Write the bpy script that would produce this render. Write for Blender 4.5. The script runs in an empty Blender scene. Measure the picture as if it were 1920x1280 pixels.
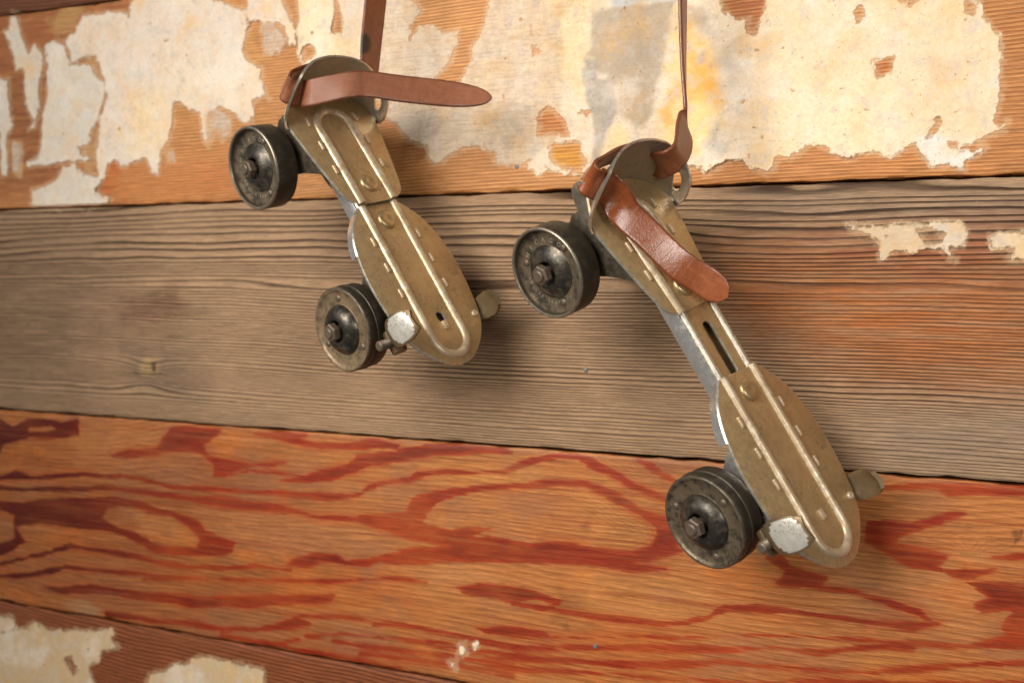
import bpy, bmesh, math, random
import numpy as np
from mathutils import Matrix, Vector
# ------------------------------------------------------------------ scene, camera, light
scene = bpy.context.scene
MM = 0.001
cam_data = bpy.data.cameras.new('camera'); cam = bpy.data.objects.new('camera', cam_data)
scene.collection.objects.link(cam); scene.camera = cam
cam_data.sensor_width = 36.0; cam_data.lens = 37.5
cam_data.clip_start = 0.01; cam_data.clip_end = 50
CW = ((0.911587, -0.026461, 0.410255), (0.410399, 0.0, -0.911906), (0.02413, 0.99965, 0.01086))
cm = Matrix(CW).to_4x4(); cm.translation = Vector((0, -0.585, 0)); cam.matrix_world = cm
cam_data.dof.use_dof = True; cam_data.dof.focus_distance = 0.555; cam_data.dof.aperture_fstop = 7.0

world = bpy.data.worlds.new('World'); scene.world = world; world.use_nodes = True
bg = world.node_tree.nodes['Background']; bg.inputs['Color'].default_value = (1.0, 0.92, 0.82, 1); bg.inputs['Strength'].default_value = 0.15

def area(name, loc, target, size, power, color, size_y=None):
    l = bpy.data.lights.new(name, 'AREA'); l.energy = power; l.color = color
    l.shape = 'RECTANGLE'; l.size = size; l.size_y = size_y or size
    o = bpy.data.objects.new(name, l); scene.collection.objects.link(o)
    o.location = loc; o.rotation_euler = (Vector(target) - Vector(loc)).to_track_quat('-Z', 'Y').to_euler()
    return o
lamp = area('lamp_light', (-0.55, -1.05, 0.42), (-0.13, 0, 0.07), 0.72, 3.6, (1.0, 0.945, 0.86), 0.72)
lamp.data.spread = math.radians(75)
area('window_light', (-1.5, -1.3, 0.4), (-0.25, 0, 0.0), 0.8, 3.2, (0.95, 0.97, 1.0), 1.0)
area('room_light', (0.75, -1.05, 0.24), (-0.12, 0, 0.05), 0.34, 5.5, (1.0, 0.94, 0.86))
scene.view_settings.view_transform = 'Standard'; scene.view_settings.look = 'None'
scene.view_settings.exposure = 0.0; scene.view_settings.gamma = 1.0
scene.view_settings.use_curve_mapping = False
scene.render.engine = 'CYCLES'

# traced outlines on the wall plane, millimetres
D_PAPER = [[1,0,[[-714.3,185.5],[-688.8,181.6],[-687.3,162.2],[-684.1,146.0],[-689.5,138.3],[-688.7,108.9],[-695.2,108.5],[-698.0,141.4],[-713.1,142.2]]],[1,0,[[-689.2,233.5],[-681.7,230.8],[-675.8,213.0],[-669.0,200.6],[-663.7,206.0],[-655.4,199.4],[-653.4,188.8],[-655.9,182.4],[-657.0,155.0],[-661.1,142.1],[-668.4,141.1],[-663.1,148.8],[-670.7,161.1],[-673.3,187.7],[-682.5,188.4],[-688.6,208.9],[-696.3,218.9],[-690.7,219.7]]],[1,0.55,[[-684.7,134.0],[-673.6,130.8],[-674.8,107.0],[-683.2,111.3]]],[1,0,[[-651.9,203.0],[-641.4,207.3],[-632.4,202.6],[-626.8,188.0],[-619.8,187.4],[-606.1,187.6],[-599.0,176.8],[-592.2,173.8],[-591.0,161.0],[-593.4,156.1],[-599.0,143.7],[-604.7,136.4],[-606.2,127.5],[-618.2,125.6],[-605.9,117.3],[-633.6,114.6],[-665.8,114.6],[-669.5,116.8],[-658.8,120.9],[-655.3,127.3],[-654.0,146.9],[-650.0,165.0],[-649.6,183.3]]],[1,0,[[-631.8,113.2],[-621.4,114.1],[-610.8,106.0],[-597.1,105.5],[-594.8,114.3],[-584.0,120.1],[-590.3,103.9],[-596.8,94.0],[-589.9,88.7],[-583.2,87.2],[-586.4,83.5],[-606.7,81.5],[-646.9,81.8],[-663.2,84.2],[-663.6,97.4],[-651.0,99.6],[-636.9,104.4]]],[1,0,[[-632.5,206.5],[-622.2,210.8],[-615.6,223.0],[-593.5,223.3],[-576.8,222.9],[-570.1,218.5],[-565.9,244.3],[-495.0,236.3],[-494.6,221.9],[-490.0,220.2],[-467.6,213.1],[-462.8,200.9],[-467.0,190.6],[-469.7,184.9],[-462.2,177.2],[-451.9,171.7],[-451.7,162.3],[-445.6,150.1],[-449.9,151.6],[-458.6,149.8],[-459.7,135.7],[-468.5,137.4],[-476.0,142.6],[-488.1,147.0],[-492.5,144.8],[-495.2,133.0],[-496.4,119.8],[-501.2,126.0],[-504.7,144.4],[-520.3,151.4],[-528.2,154.4],[-527.1,139.6],[-530.7,127.5],[-538.3,118.1],[-540.3,103.3],[-546.0,104.8],[-551.1,114.9],[-564.0,113.0],[-575.4,109.7],[-582.3,116.3],[-590.5,110.3],[-597.1,105.5],[-600.0,118.3],[-597.9,136.1],[-594.9,151.1],[-590.2,163.5],[-594.0,177.7],[-602.0,192.3],[-613.1,192.0],[-625.1,187.8]]],[1,0.6,[[-502.9,149.1],[-491.3,148.4],[-476.9,140.7],[-477.3,129.3],[-484.2,124.0],[-490.1,131.2],[-496.3,120.0],[-501.7,130.7]]],[1,0.6,[[-534.8,120.7],[-527.2,119.2],[-525.5,112.1],[-531.5,111.2]]],[1,0,[[-465.9,235.7],[-438.4,232.6],[-435.9,214.6],[-431.0,206.9],[-427.4,198.3],[-424.5,189.8],[-423.7,184.8],[-428.4,185.2],[-432.6,191.6],[-435.4,196.9],[-442.3,201.4],[-453.9,202.5],[-465.1,205.3]]],[1,0.55,[[-453.9,202.5],[-444.3,201.6],[-435.4,194.7],[-431.8,187.7],[-437.0,181.5],[-445.1,178.9],[-450.6,181.6],[-452.3,190.6]]],[1,0,[[-425.3,231.1],[-424.6,206.9],[-423.2,191.3],[-424.1,185.4],[-421.5,175.8],[-417.3,168.9],[-408.7,163.9],[-371.5,161.0],[-363.9,224.1]]],[-1,0,[[-395.7,211.5],[-393.4,210.2],[-391.6,203.6],[-388.9,198.4],[-388.8,192.0],[-386.7,187.5],[-390.6,188.4],[-396.4,191.6],[-394.7,198.5],[-394.5,204.9]]],[-1,0,[[-418.4,182.1],[-414.4,183.4],[-410.4,181.5],[-409.7,177.6],[-414.2,175.2],[-417.5,173.8],[-418.6,177.8]]],[1,0.35,[[-361.4,220.6],[-337.1,217.9],[-337.9,205.5],[-329.4,198.4],[-330.5,195.4],[-337.6,191.9],[-338.5,181.5],[-331.5,188.2],[-324.4,187.5],[-314.9,183.5],[-304.5,183.6],[-304.2,174.4],[-309.7,163.5],[-320.0,154.0],[-329.0,140.2],[-359.4,142.1],[-372.0,149.3],[-365.2,176.5]]],[1,0.3,[[-284.8,212.0],[-284.4,199.9],[-287.4,185.0],[-291.7,177.3],[-296.1,170.6],[-294.7,162.3],[-300.3,156.7],[-302.5,151.7],[-311.5,145.2],[-323.1,139.8],[-353.3,143.8],[-357.9,133.6],[-346.8,128.7],[-339.2,118.8],[-334.3,115.4],[-324.8,112.9],[-323.4,105.6],[-318.6,101.2],[-312.7,102.0],[-307.0,106.9],[-299.1,109.6],[-287.7,111.1],[-278.6,106.6],[-277.3,100.0],[-259.6,97.8],[-254.3,101.5],[-222.3,96.3],[-214.8,204.2]]],[1,0.1,[[-258.9,207.7],[-255.8,176.1],[-251.0,165.3],[-250.1,132.0],[-254.9,96.8],[-247.9,92.4],[-243.6,96.4],[-237.9,94.1],[-229.0,92.7],[-219.1,91.3],[-217.0,94.3],[-212.8,96.6],[-194.5,90.4],[-154.7,92.8],[-144.8,92.4],[-147.5,195.3]]],[-1,0,[[-248.4,129.8],[-244.5,131.6],[-238.8,129.2],[-233.1,123.7],[-229.6,114.3],[-238.5,115.8],[-248.6,116.3]]],[-1,0,[[-241.1,111.3],[-232.8,110.3],[-222.9,110.9],[-221.6,101.6],[-219.3,99.5],[-222.4,93.0],[-229.1,95.8],[-234.7,97.5],[-240.4,102.4]]],[-1,0,[[-256.0,181.3],[-253.0,175.8],[-255.3,176.0]]],[-1,0,[[-255.1,169.8],[-251.1,168.4],[-249.9,165.2],[-253.8,165.5]]],[-1,0,[[-224.4,127.3],[-216.8,127.8],[-216.8,125.8]]],[1,0,[[-168.3,105.8],[-158.5,97.2],[-151.3,94.5],[-147.6,88.6],[-143.0,90.7],[-137.3,94.0],[-125.9,96.9],[-123.5,92.3],[-114.3,87.4],[-109.9,90.6],[-107.9,96.1],[-103.4,95.4],[-96.9,97.9],[-92.6,101.0],[-89.4,103.1],[-82.9,99.4],[-76.4,95.8],[-72.1,93.4],[-65.8,96.5],[-58.6,97.2],[-50.3,94.1],[-46.3,96.1],[-39.3,100.6],[-37.2,95.2],[-34.1,92.9],[-31.0,88.5],[-22.1,87.6],[-15.2,85.7],[-13.9,90.9],[-8.7,93.3],[-5.4,95.8],[-5.5,98.9],[-10.7,96.0],[-17.4,95.8],[-21.9,99.7],[-13.6,98.3],[-6.9,100.0],[-1.3,103.9],[2.4,104.7],[4.7,107.7],[4.2,110.9],[0.5,108.0],[-1.5,110.2],[1.1,119.3],[0.3,149.4],[-0.3,152.6],[-5.6,158.3],[-8.6,162.7],[-10.7,171.3],[-11.0,181.8],[-170.8,199.7]]],[-1,0,[[-142.2,191.9],[-115.9,189.1],[-116.7,175.6],[-119.9,170.3],[-123.1,164.9],[-126.6,167.5],[-125.6,173.1],[-134.8,174.0],[-140.7,179.1]]],[-1,0,[[-61.4,145.1],[-51.6,145.4],[-51.4,137.3],[-57.6,136.7],[-60.3,141.8]]],[-1,0,[[-32.4,103.4],[-27.7,112.7],[-26.6,110.6],[-31.4,102.9]]],[-1,0,[[-47.4,176.2],[-40.3,175.5],[-43.2,172.0]]],[-1,0,[[-16.1,171.9],[-13.6,170.6],[-13.9,164.8],[-15.9,165.6]]],[-1,0,[[-69.9,170.9],[-67.4,174.0],[-66.7,169.0],[-68.7,165.9]]],[-1,0,[[-97.4,97.3],[-93.7,101.1],[-89.9,99.8],[-82.9,100.0],[-88.2,98.0],[-92.5,97.7]]],[1,0.15,[[-71.7,60.5],[-64.9,59.9],[-55.5,57.5],[-44.3,60.0],[-36.2,59.3],[-26.3,60.7],[-16.5,60.0],[-13.5,55.2],[-14.2,47.9],[-20.0,46.9],[-18.0,41.6],[-19.9,40.0],[-24.9,45.9],[-31.9,48.1],[-36.9,46.5],[-42.9,44.4],[-49.0,44.5],[-54.0,41.2],[-55.1,43.4],[-53.2,48.3],[-57.4,52.7],[-64.8,54.9],[-70.0,56.1]]],[-1,0,[[-36.1,55.6],[-31.2,57.1],[-24.2,54.3],[-25.0,50.1],[-32.0,49.7]]],[1,0.1,[[-2.8,51.9],[1.9,55.0],[12.9,54.3],[27.8,55.6],[28.2,40.3],[6.0,40.4],[7.8,45.6],[-1.7,46.7]]],[1,0,[[-717.2,-230.8],[-674.0,-227.1],[-671.0,-234.9],[-679.3,-240.1],[-716.8,-246.3]]],[1,0,[[-716.7,-248.4],[-670.9,-236.9],[-651.7,-228.2],[-637.9,-232.3],[-611.1,-228.7],[-574.9,-223.7],[-572.3,-227.2],[-579.9,-230.2],[-567.0,-235.1],[-584.7,-240.6],[-587.1,-248.7],[-597.4,-252.2],[-591.8,-265.1],[-596.4,-289.3],[-714.5,-330.3]]],[-1,0,[[-618.5,-250.5],[-613.3,-248.7],[-606.4,-257.5],[-611.6,-260.3]]],[1,0,[[-542.7,-257.3],[-539.3,-249.2],[-524.8,-245.0],[-517.7,-240.2],[-505.9,-236.5],[-492.0,-229.8],[-475.8,-230.2],[-453.3,-230.5],[-440.0,-232.0],[-439.6,-244.6],[-481.7,-267.9],[-529.0,-270.2]]],[1,0,[[-294.6,-194.1],[-289.7,-192.6],[-287.7,-197.2],[-290.7,-201.3],[-294.4,-199.9]]],[1,0,[[-301.3,-205.8],[-295.5,-203.3],[-295.3,-209.9],[-299.4,-208.9]]],[1,0,[[-284.2,-192.6],[-281.5,-191.4],[-281.8,-194.4],[-283.6,-194.7]]]]
D_PTINT = [[[228,214,200],0.85,30,[[-760.5,274.8],[-424.3,235.6],[-419.8,66.5],[-755.1,72.7]]],[[216,208,196],0.9,4,[[-715.6,236.9],[-654.5,230.7],[-592.2,176.3],[-591.7,156.0],[-600.7,113.2],[-583.0,79.6],[-711.6,82.7]]],[[246,216,164],0.7,14,[[-565.2,159.3],[-542.7,162.7],[-531.2,146.0],[-533.6,117.8],[-560.9,117.8],[-571.4,142.2]]],[[240,222,192],0.6,20,[[-535.3,183.1],[-452.1,178.7],[-451.3,147.0],[-526.7,156.7]]],[[246,226,188],0.8,5,[[-424.8,225.6],[-398.5,222.6],[-395.5,203.4],[-397.7,191.2],[-375.2,182.7],[-374.7,162.4],[-421.9,166.0]]],[[232,216,196],0.7,5,[[-393.4,222.1],[-373.1,219.8],[-374.1,186.9],[-386.1,186.9],[-389.5,194.7]]],[[240,222,196],0.6,15,[[-355.9,212.9],[-246.3,201.1],[-241.2,133.5],[-254.9,97.9],[-345.5,107.1]]],[[244,220,176],0.9,3,[[-246.1,192.8],[-235.2,203.0],[-205.9,199.7],[-218.4,186.9],[-217.6,157.4],[-221.6,144.4],[-218.1,136.1],[-228.1,142.9],[-236.0,147.5],[-238.5,159.1],[-241.0,169.6],[-236.8,179.5]]],[[186,170,150],0.95,2.5,[[-218.4,186.9],[-167.2,187.6],[-170.7,168.3],[-175.2,144.1],[-179.8,124.6],[-188.9,115.1],[-193.2,120.4],[-198.6,126.7],[-201.1,138.9],[-206.6,147.4],[-213.1,147.9],[-215.4,156.2],[-217.8,162.5]]],[[172,164,154],0.95,1.5,[[-220.9,158.1],[-214.4,157.1],[-212.0,147.8],[-204.5,146.2],[-201.1,138.9],[-198.6,126.7],[-205.8,115.0],[-208.6,101.0],[-216.0,96.3],[-213.1,108.3],[-217.0,131.9],[-221.6,144.4]]],[[200,205,205],0.95,1,[[-205.8,197.7],[-164.3,193.2],[-166.2,187.5],[-205.6,187.6]]],[[248,220,170],0.9,2,[[-205.8,115.0],[-198.5,121.7],[-194.2,116.4],[-190.6,100.2],[-208.4,94.9],[-207.7,106.0]]],[[252,214,148],0.9,4,[[-166.0,182.6],[-156.6,174.4],[-147.9,159.0],[-140.2,144.7],[-143.9,128.8],[-139.5,116.4],[-148.1,104.8],[-149.4,89.5],[-159.5,97.2],[-175.1,109.4],[-170.3,155.2]]],[[236,170,70],0.85,5,[[-159.5,173.0],[-155.7,170.2],[-154.5,159.6],[-147.7,148.5],[-140.1,139.8],[-144.7,128.9],[-158.8,133.9]]],[[232,166,74],0.8,4,[[-164.1,141.6],[-167.2,132.0],[-171.8,114.2],[-174.5,118.4],[-171.4,130.6]]],[[168,154,140],0.85,3,[[-158.5,183.5],[-144.3,175.6],[-149.0,168.0],[-152.2,164.2],[-155.6,166.9],[-158.3,177.0]]],[[186,178,168],0.9,1.5,[[-152.9,158.6],[-149.6,158.3],[-149.4,151.8],[-153.4,148.9],[-154.4,153.9]]],[[170,154,136],0.9,2,[[-141.9,115.0],[-139.2,107.6],[-135.1,106.6],[-137.4,101.1],[-146.4,99.9],[-149.7,103.3],[-148.2,106.4]]],[[236,214,180],0.8,10,[[-112.5,188.7],[-10.9,177.6],[1.5,139.0],[0.6,103.8],[-50.2,92.5],[-111.0,87.2]]],[[200,186,168],0.8,5,[[-145.0,164.6],[-133.3,162.4],[-131.5,136.0],[-137.3,136.4]]],[[226,176,110],0.6,6,[[-128.8,163.1],[-108.4,160.2],[-110.4,151.4],[-127.4,152.8]]],[[225,190,140],0.6,7,[[-127.0,140.2],[-109.0,138.9],[-108.8,89.4],[-122.3,92.2]]],[[246,228,194],0.75,14,[[-110.3,144.6],[-51.4,134.6],[-50.3,95.7],[-105.6,94.9]]],[[206,196,186],0.6,4,[[-31.9,141.1],[-23.5,141.0],[-22.8,132.5],[-28.2,130.8]]],[[236,230,222],0.95,3,[[-38.4,103.8],[-26.6,107.4],[-22.3,96.6],[-6.0,98.9],[-5.8,91.6],[-14.2,84.7],[-31.0,87.4],[-37.1,93.0]]],[[222,196,164],0.8,6,[[-73.4,63.9],[-11.7,62.5],[-11.1,38.4],[-72.7,38.6]]],[[228,204,170],0.8,6,[[-3.9,57.2],[28.7,56.6],[29.1,39.3],[-3.4,39.4]]],[[205,178,140],0.95,6,[[-720.3,-222.8],[-555.4,-201.8],[-438.2,-217.4],[-437.0,-262.1],[-717.4,-333.0]]]]
D_FILM_SHADE = [[[158,92,56],0.85,30,[[-760.2,266.4],[-567.2,244.7],[-541.5,204.2],[-574.8,153.7],[-578.5,104.0],[-588.1,82.7],[-755.5,87.0]]],[[128,76,50],0.6,18,[[-699.3,190.2],[-654.3,182.7],[-646.8,106.6],[-696.9,100.2]]],[[196,156,100],0.85,3,[[-651.2,222.1],[-638.0,230.7],[-628.0,233.3],[-613.1,230.6],[-617.9,225.0],[-622.5,211.9],[-632.3,207.9],[-642.5,212.6]]],[[200,160,112],0.85,3,[[-613.7,192.8],[-604.2,201.8],[-600.7,193.0],[-590.7,178.9],[-586.9,156.9],[-591.7,157.2],[-593.8,174.3],[-603.5,175.0],[-607.1,187.4]]],[[190,150,96],0.8,3,[[-687.1,134.2],[-674.8,132.3],[-674.1,107.1],[-684.7,110.0]]],[[200,164,116],0.85,4,[[-617.0,129.5],[-605.5,130.1],[-599.3,138.3],[-595.6,123.6],[-600.2,111.6],[-609.8,104.7],[-615.1,120.8]]],[[196,90,24],0.95,2.5,[[-596.5,94.5],[-587.3,109.9],[-581.0,115.7],[-576.1,109.5],[-579.0,97.6],[-588.4,90.6]]],[[206,124,66],0.6,18,[[-588.9,111.2],[-532.9,108.9],[-467.8,117.5],[-459.7,76.7],[-588.1,79.7]]],[[214,160,92],0.9,2.5,[[-467.5,211.1],[-456.4,212.3],[-453.5,206.4],[-461.7,201.6],[-457.0,184.3],[-449.9,175.9],[-459.5,174.5],[-469.6,185.4],[-463.4,190.5]]],[[212,156,96],0.6,25,[[-361.3,214.3],[-279.0,205.4],[-300.1,150.5],[-323.1,139.8]]],[[214,150,50],0.95,2,[[-242.9,112.9],[-232.8,111.4],[-221.9,111.8],[-218.3,99.4],[-221.3,90.4],[-230.2,94.8],[-241.4,100.4]]],[[196,120,62],0.8,4,[[-250.1,132.0],[-228.9,130.6],[-228.5,113.2],[-249.7,114.3]]],[[96,52,32],0.85,5,[[-348.7,134.9],[-342.4,135.6],[-339.7,129.9],[-344.1,126.9],[-347.3,129.3]]],[[112,62,36],0.8,6,[[-345.1,119.2],[-333.1,119.7],[-324.3,113.8],[-325.3,106.2],[-339.0,104.6],[-344.0,101.5]]],[[176,98,56],0.8,4,[[-144.5,189.9],[-114.7,186.7],[-118.6,163.4],[-127.7,164.2],[-135.9,171.8]]],[[196,128,72],0.6,15,[[-161.1,105.5],[-10.8,100.2],[8.8,76.6],[-160.5,82.1]]],[[184,122,74],0.7,15,[[-10.9,177.6],[33.7,172.7],[36.3,75.7],[-10.2,77.2]]],[[190,110,50],0.8,2,[[-64.1,148.6],[-49.7,147.4],[-49.3,134.5],[-62.7,135.5]]],[[166,102,58],0.95,14,[[-144.6,52.5],[-101.2,60.5],[-41.7,56.7],[54.4,55.1],[56.5,-24.0],[-39.4,-29.9],[-87.9,-19.4],[-116.6,-3.1],[-143.7,19.9]]],[[178,106,56],0.85,12,[[-78.2,31.9],[9.1,21.4],[19.6,-15.3],[-39.8,-14.8],[-82.9,3.5]]],[[150,88,56],0.7,10,[[-95.4,54.7],[12.7,63.7],[23.0,32.0],[-78.2,31.9]]],[[112,68,48],0.6,8,[[-551.2,15.8],[-522.3,25.4],[-512.3,5.0],[-531.2,-2.8],[-570.7,0.2],[-573.6,11.7]]],[[112,96,80],0.6,14,[[-570.3,-15.1],[-521.3,-13.8],[-492.3,-42.5],[-519.9,-66.1],[-564.5,-45.6]]],[[182,150,104],0.95,2.5,[[-553.8,-33.7],[-551.0,-28.3],[-545.2,-25.8],[-539.3,-27.1],[-536.7,-32.3],[-539.0,-37.7],[-544.8,-40.2],[-550.7,-38.5]]],[[52,42,34],0.9,1.2,[[-544.1,-29.5],[-539.2,-28.6],[-540.0,-37.0],[-542.9,-36.3]]],[[122,98,76],0.8,60,[[-755.5,89.6],[-558.0,84.3],[-604.7,-74.7],[-751.0,-83.1]]],[[116,104,94],0.55,20,[[-124.7,84.3],[21.7,81.8],[22.4,55.6],[-124.0,58.0]]],[[128,118,108],0.5,20,[[-54.9,-34.8],[24.7,-30.8],[25.6,-67.4],[-54.0,-68.2]]],[[168,136,104],0.45,40,[[-488.5,-12.9],[-152.1,-4.0],[-135.5,-65.5],[-442.1,-69.0]]],[[140,80,42],0.9,60,[[-751.2,-74.7],[-442.1,-69.0],[-354.8,-217.3],[-747.5,-213.6]]],[[214,150,84],0.8,14,[[-218.1,-93.2],[-177.7,-89.8],[-169.4,-107.2],[-173.8,-119.8],[-209.0,-123.5]]],[[206,142,78],0.7,14,[[-215.1,-144.4],[-142.6,-137.3],[-142.2,-149.2],[-191.8,-158.6],[-211.4,-158.0]]],[[200,140,92],0.75,20,[[-54.0,-118.4],[14.9,-108.0],[-8.4,-148.4],[-59.9,-148.5],[-73.9,-129.2]]],[[180,118,76],0.7,20,[[-494.4,-138.6],[-414.5,-134.4],[-389.1,-145.8],[-422.4,-156.5],[-475.5,-158.7]]],[[190,132,86],0.7,12,[[-311.4,-147.4],[-272.0,-144.5],[-275.1,-152.4],[-309.3,-158.0]]],[[74,50,36],0.7,3,[[-31.3,-92.5],[-22.5,-87.6],[-11.2,-87.2],[-24.8,-94.6]]],[[60,46,36],0.8,1.5,[[-13.5,-120.6],[-9.3,-113.4],[-7.4,-114.5],[-10.3,-121.6]]],[[46,38,30],0.85,0.7,[[11.0,-95.1],[12.3,-92.4],[14.5,-94.8],[15.7,-92.0],[16.7,-95.9],[13.5,-100.2],[11.7,-102.4],[12.8,-97.6]]],[[92,52,34],0.6,2,[[-227.7,-155.7],[-224.5,-154.5],[-223.6,-158.8],[-226.8,-159.2]]],[[80,48,34],0.7,1.5,[[-226.4,-173.2],[-223.3,-172.1],[-220.8,-176.1],[-224.0,-175.8]]],[[120,64,40],0.5,4,[[-231.0,-151.6],[-213.6,-152.4],[-214.8,-165.8],[-232.1,-169.5]]],[[110,62,44],0.6,2,[[-214.8,-110.1],[-210.2,-107.5],[-211.5,-115.7],[-215.4,-114.6]]],[[120,70,54],0.5,3,[[-215.2,-124.8],[-209.8,-121.3],[-209.6,-128.6],[-214.3,-129.1]]],[[176,114,72],0.7,9,[[-467.0,-135.9],[-397.8,-127.5],[-337.4,-133.5],[-356.7,-144.1],[-418.4,-148.9],[-462.1,-150.0]]],[[196,106,48],0.75,12,[[-439.3,-172.7],[-336.9,-152.1],[-324.7,-175.8],[-417.2,-193.1]]],[[178,116,68],0.8,9,[[-623.1,-75.8],[-534.2,-72.5],[-523.9,-96.3],[-608.9,-112.3]]],[[184,122,74],0.7,8,[[-569.7,-134.3],[-508.5,-139.9],[-498.6,-155.6],[-541.8,-154.5]]],[[138,86,58],0.75,14,[[-689.4,-182.0],[-556.0,-178.9],[-460.7,-204.3],[-606.3,-210.3],[-688.6,-212.6]]],[[164,102,70],0.7,12,[[-417.0,-200.2],[-261.7,-196.7],[-261.3,-209.5],[-374.9,-216.9]]],[[150,90,56],0.7,10,[[-543.3,-97.7],[-495.6,-92.5],[-499.8,-113.1],[-542.9,-112.9]]],[[214,150,80],0.8,14,[[-314.7,-86.9],[-270.1,-88.1],[-247.1,-87.8],[-304.0,-95.4]]],[[176,146,112],0.6,2.5,[[-622.3,-210.3],[-598.6,-205.4],[-585.4,-213.4],[-595.7,-218.7],[-611.5,-214.9]]]]
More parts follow.
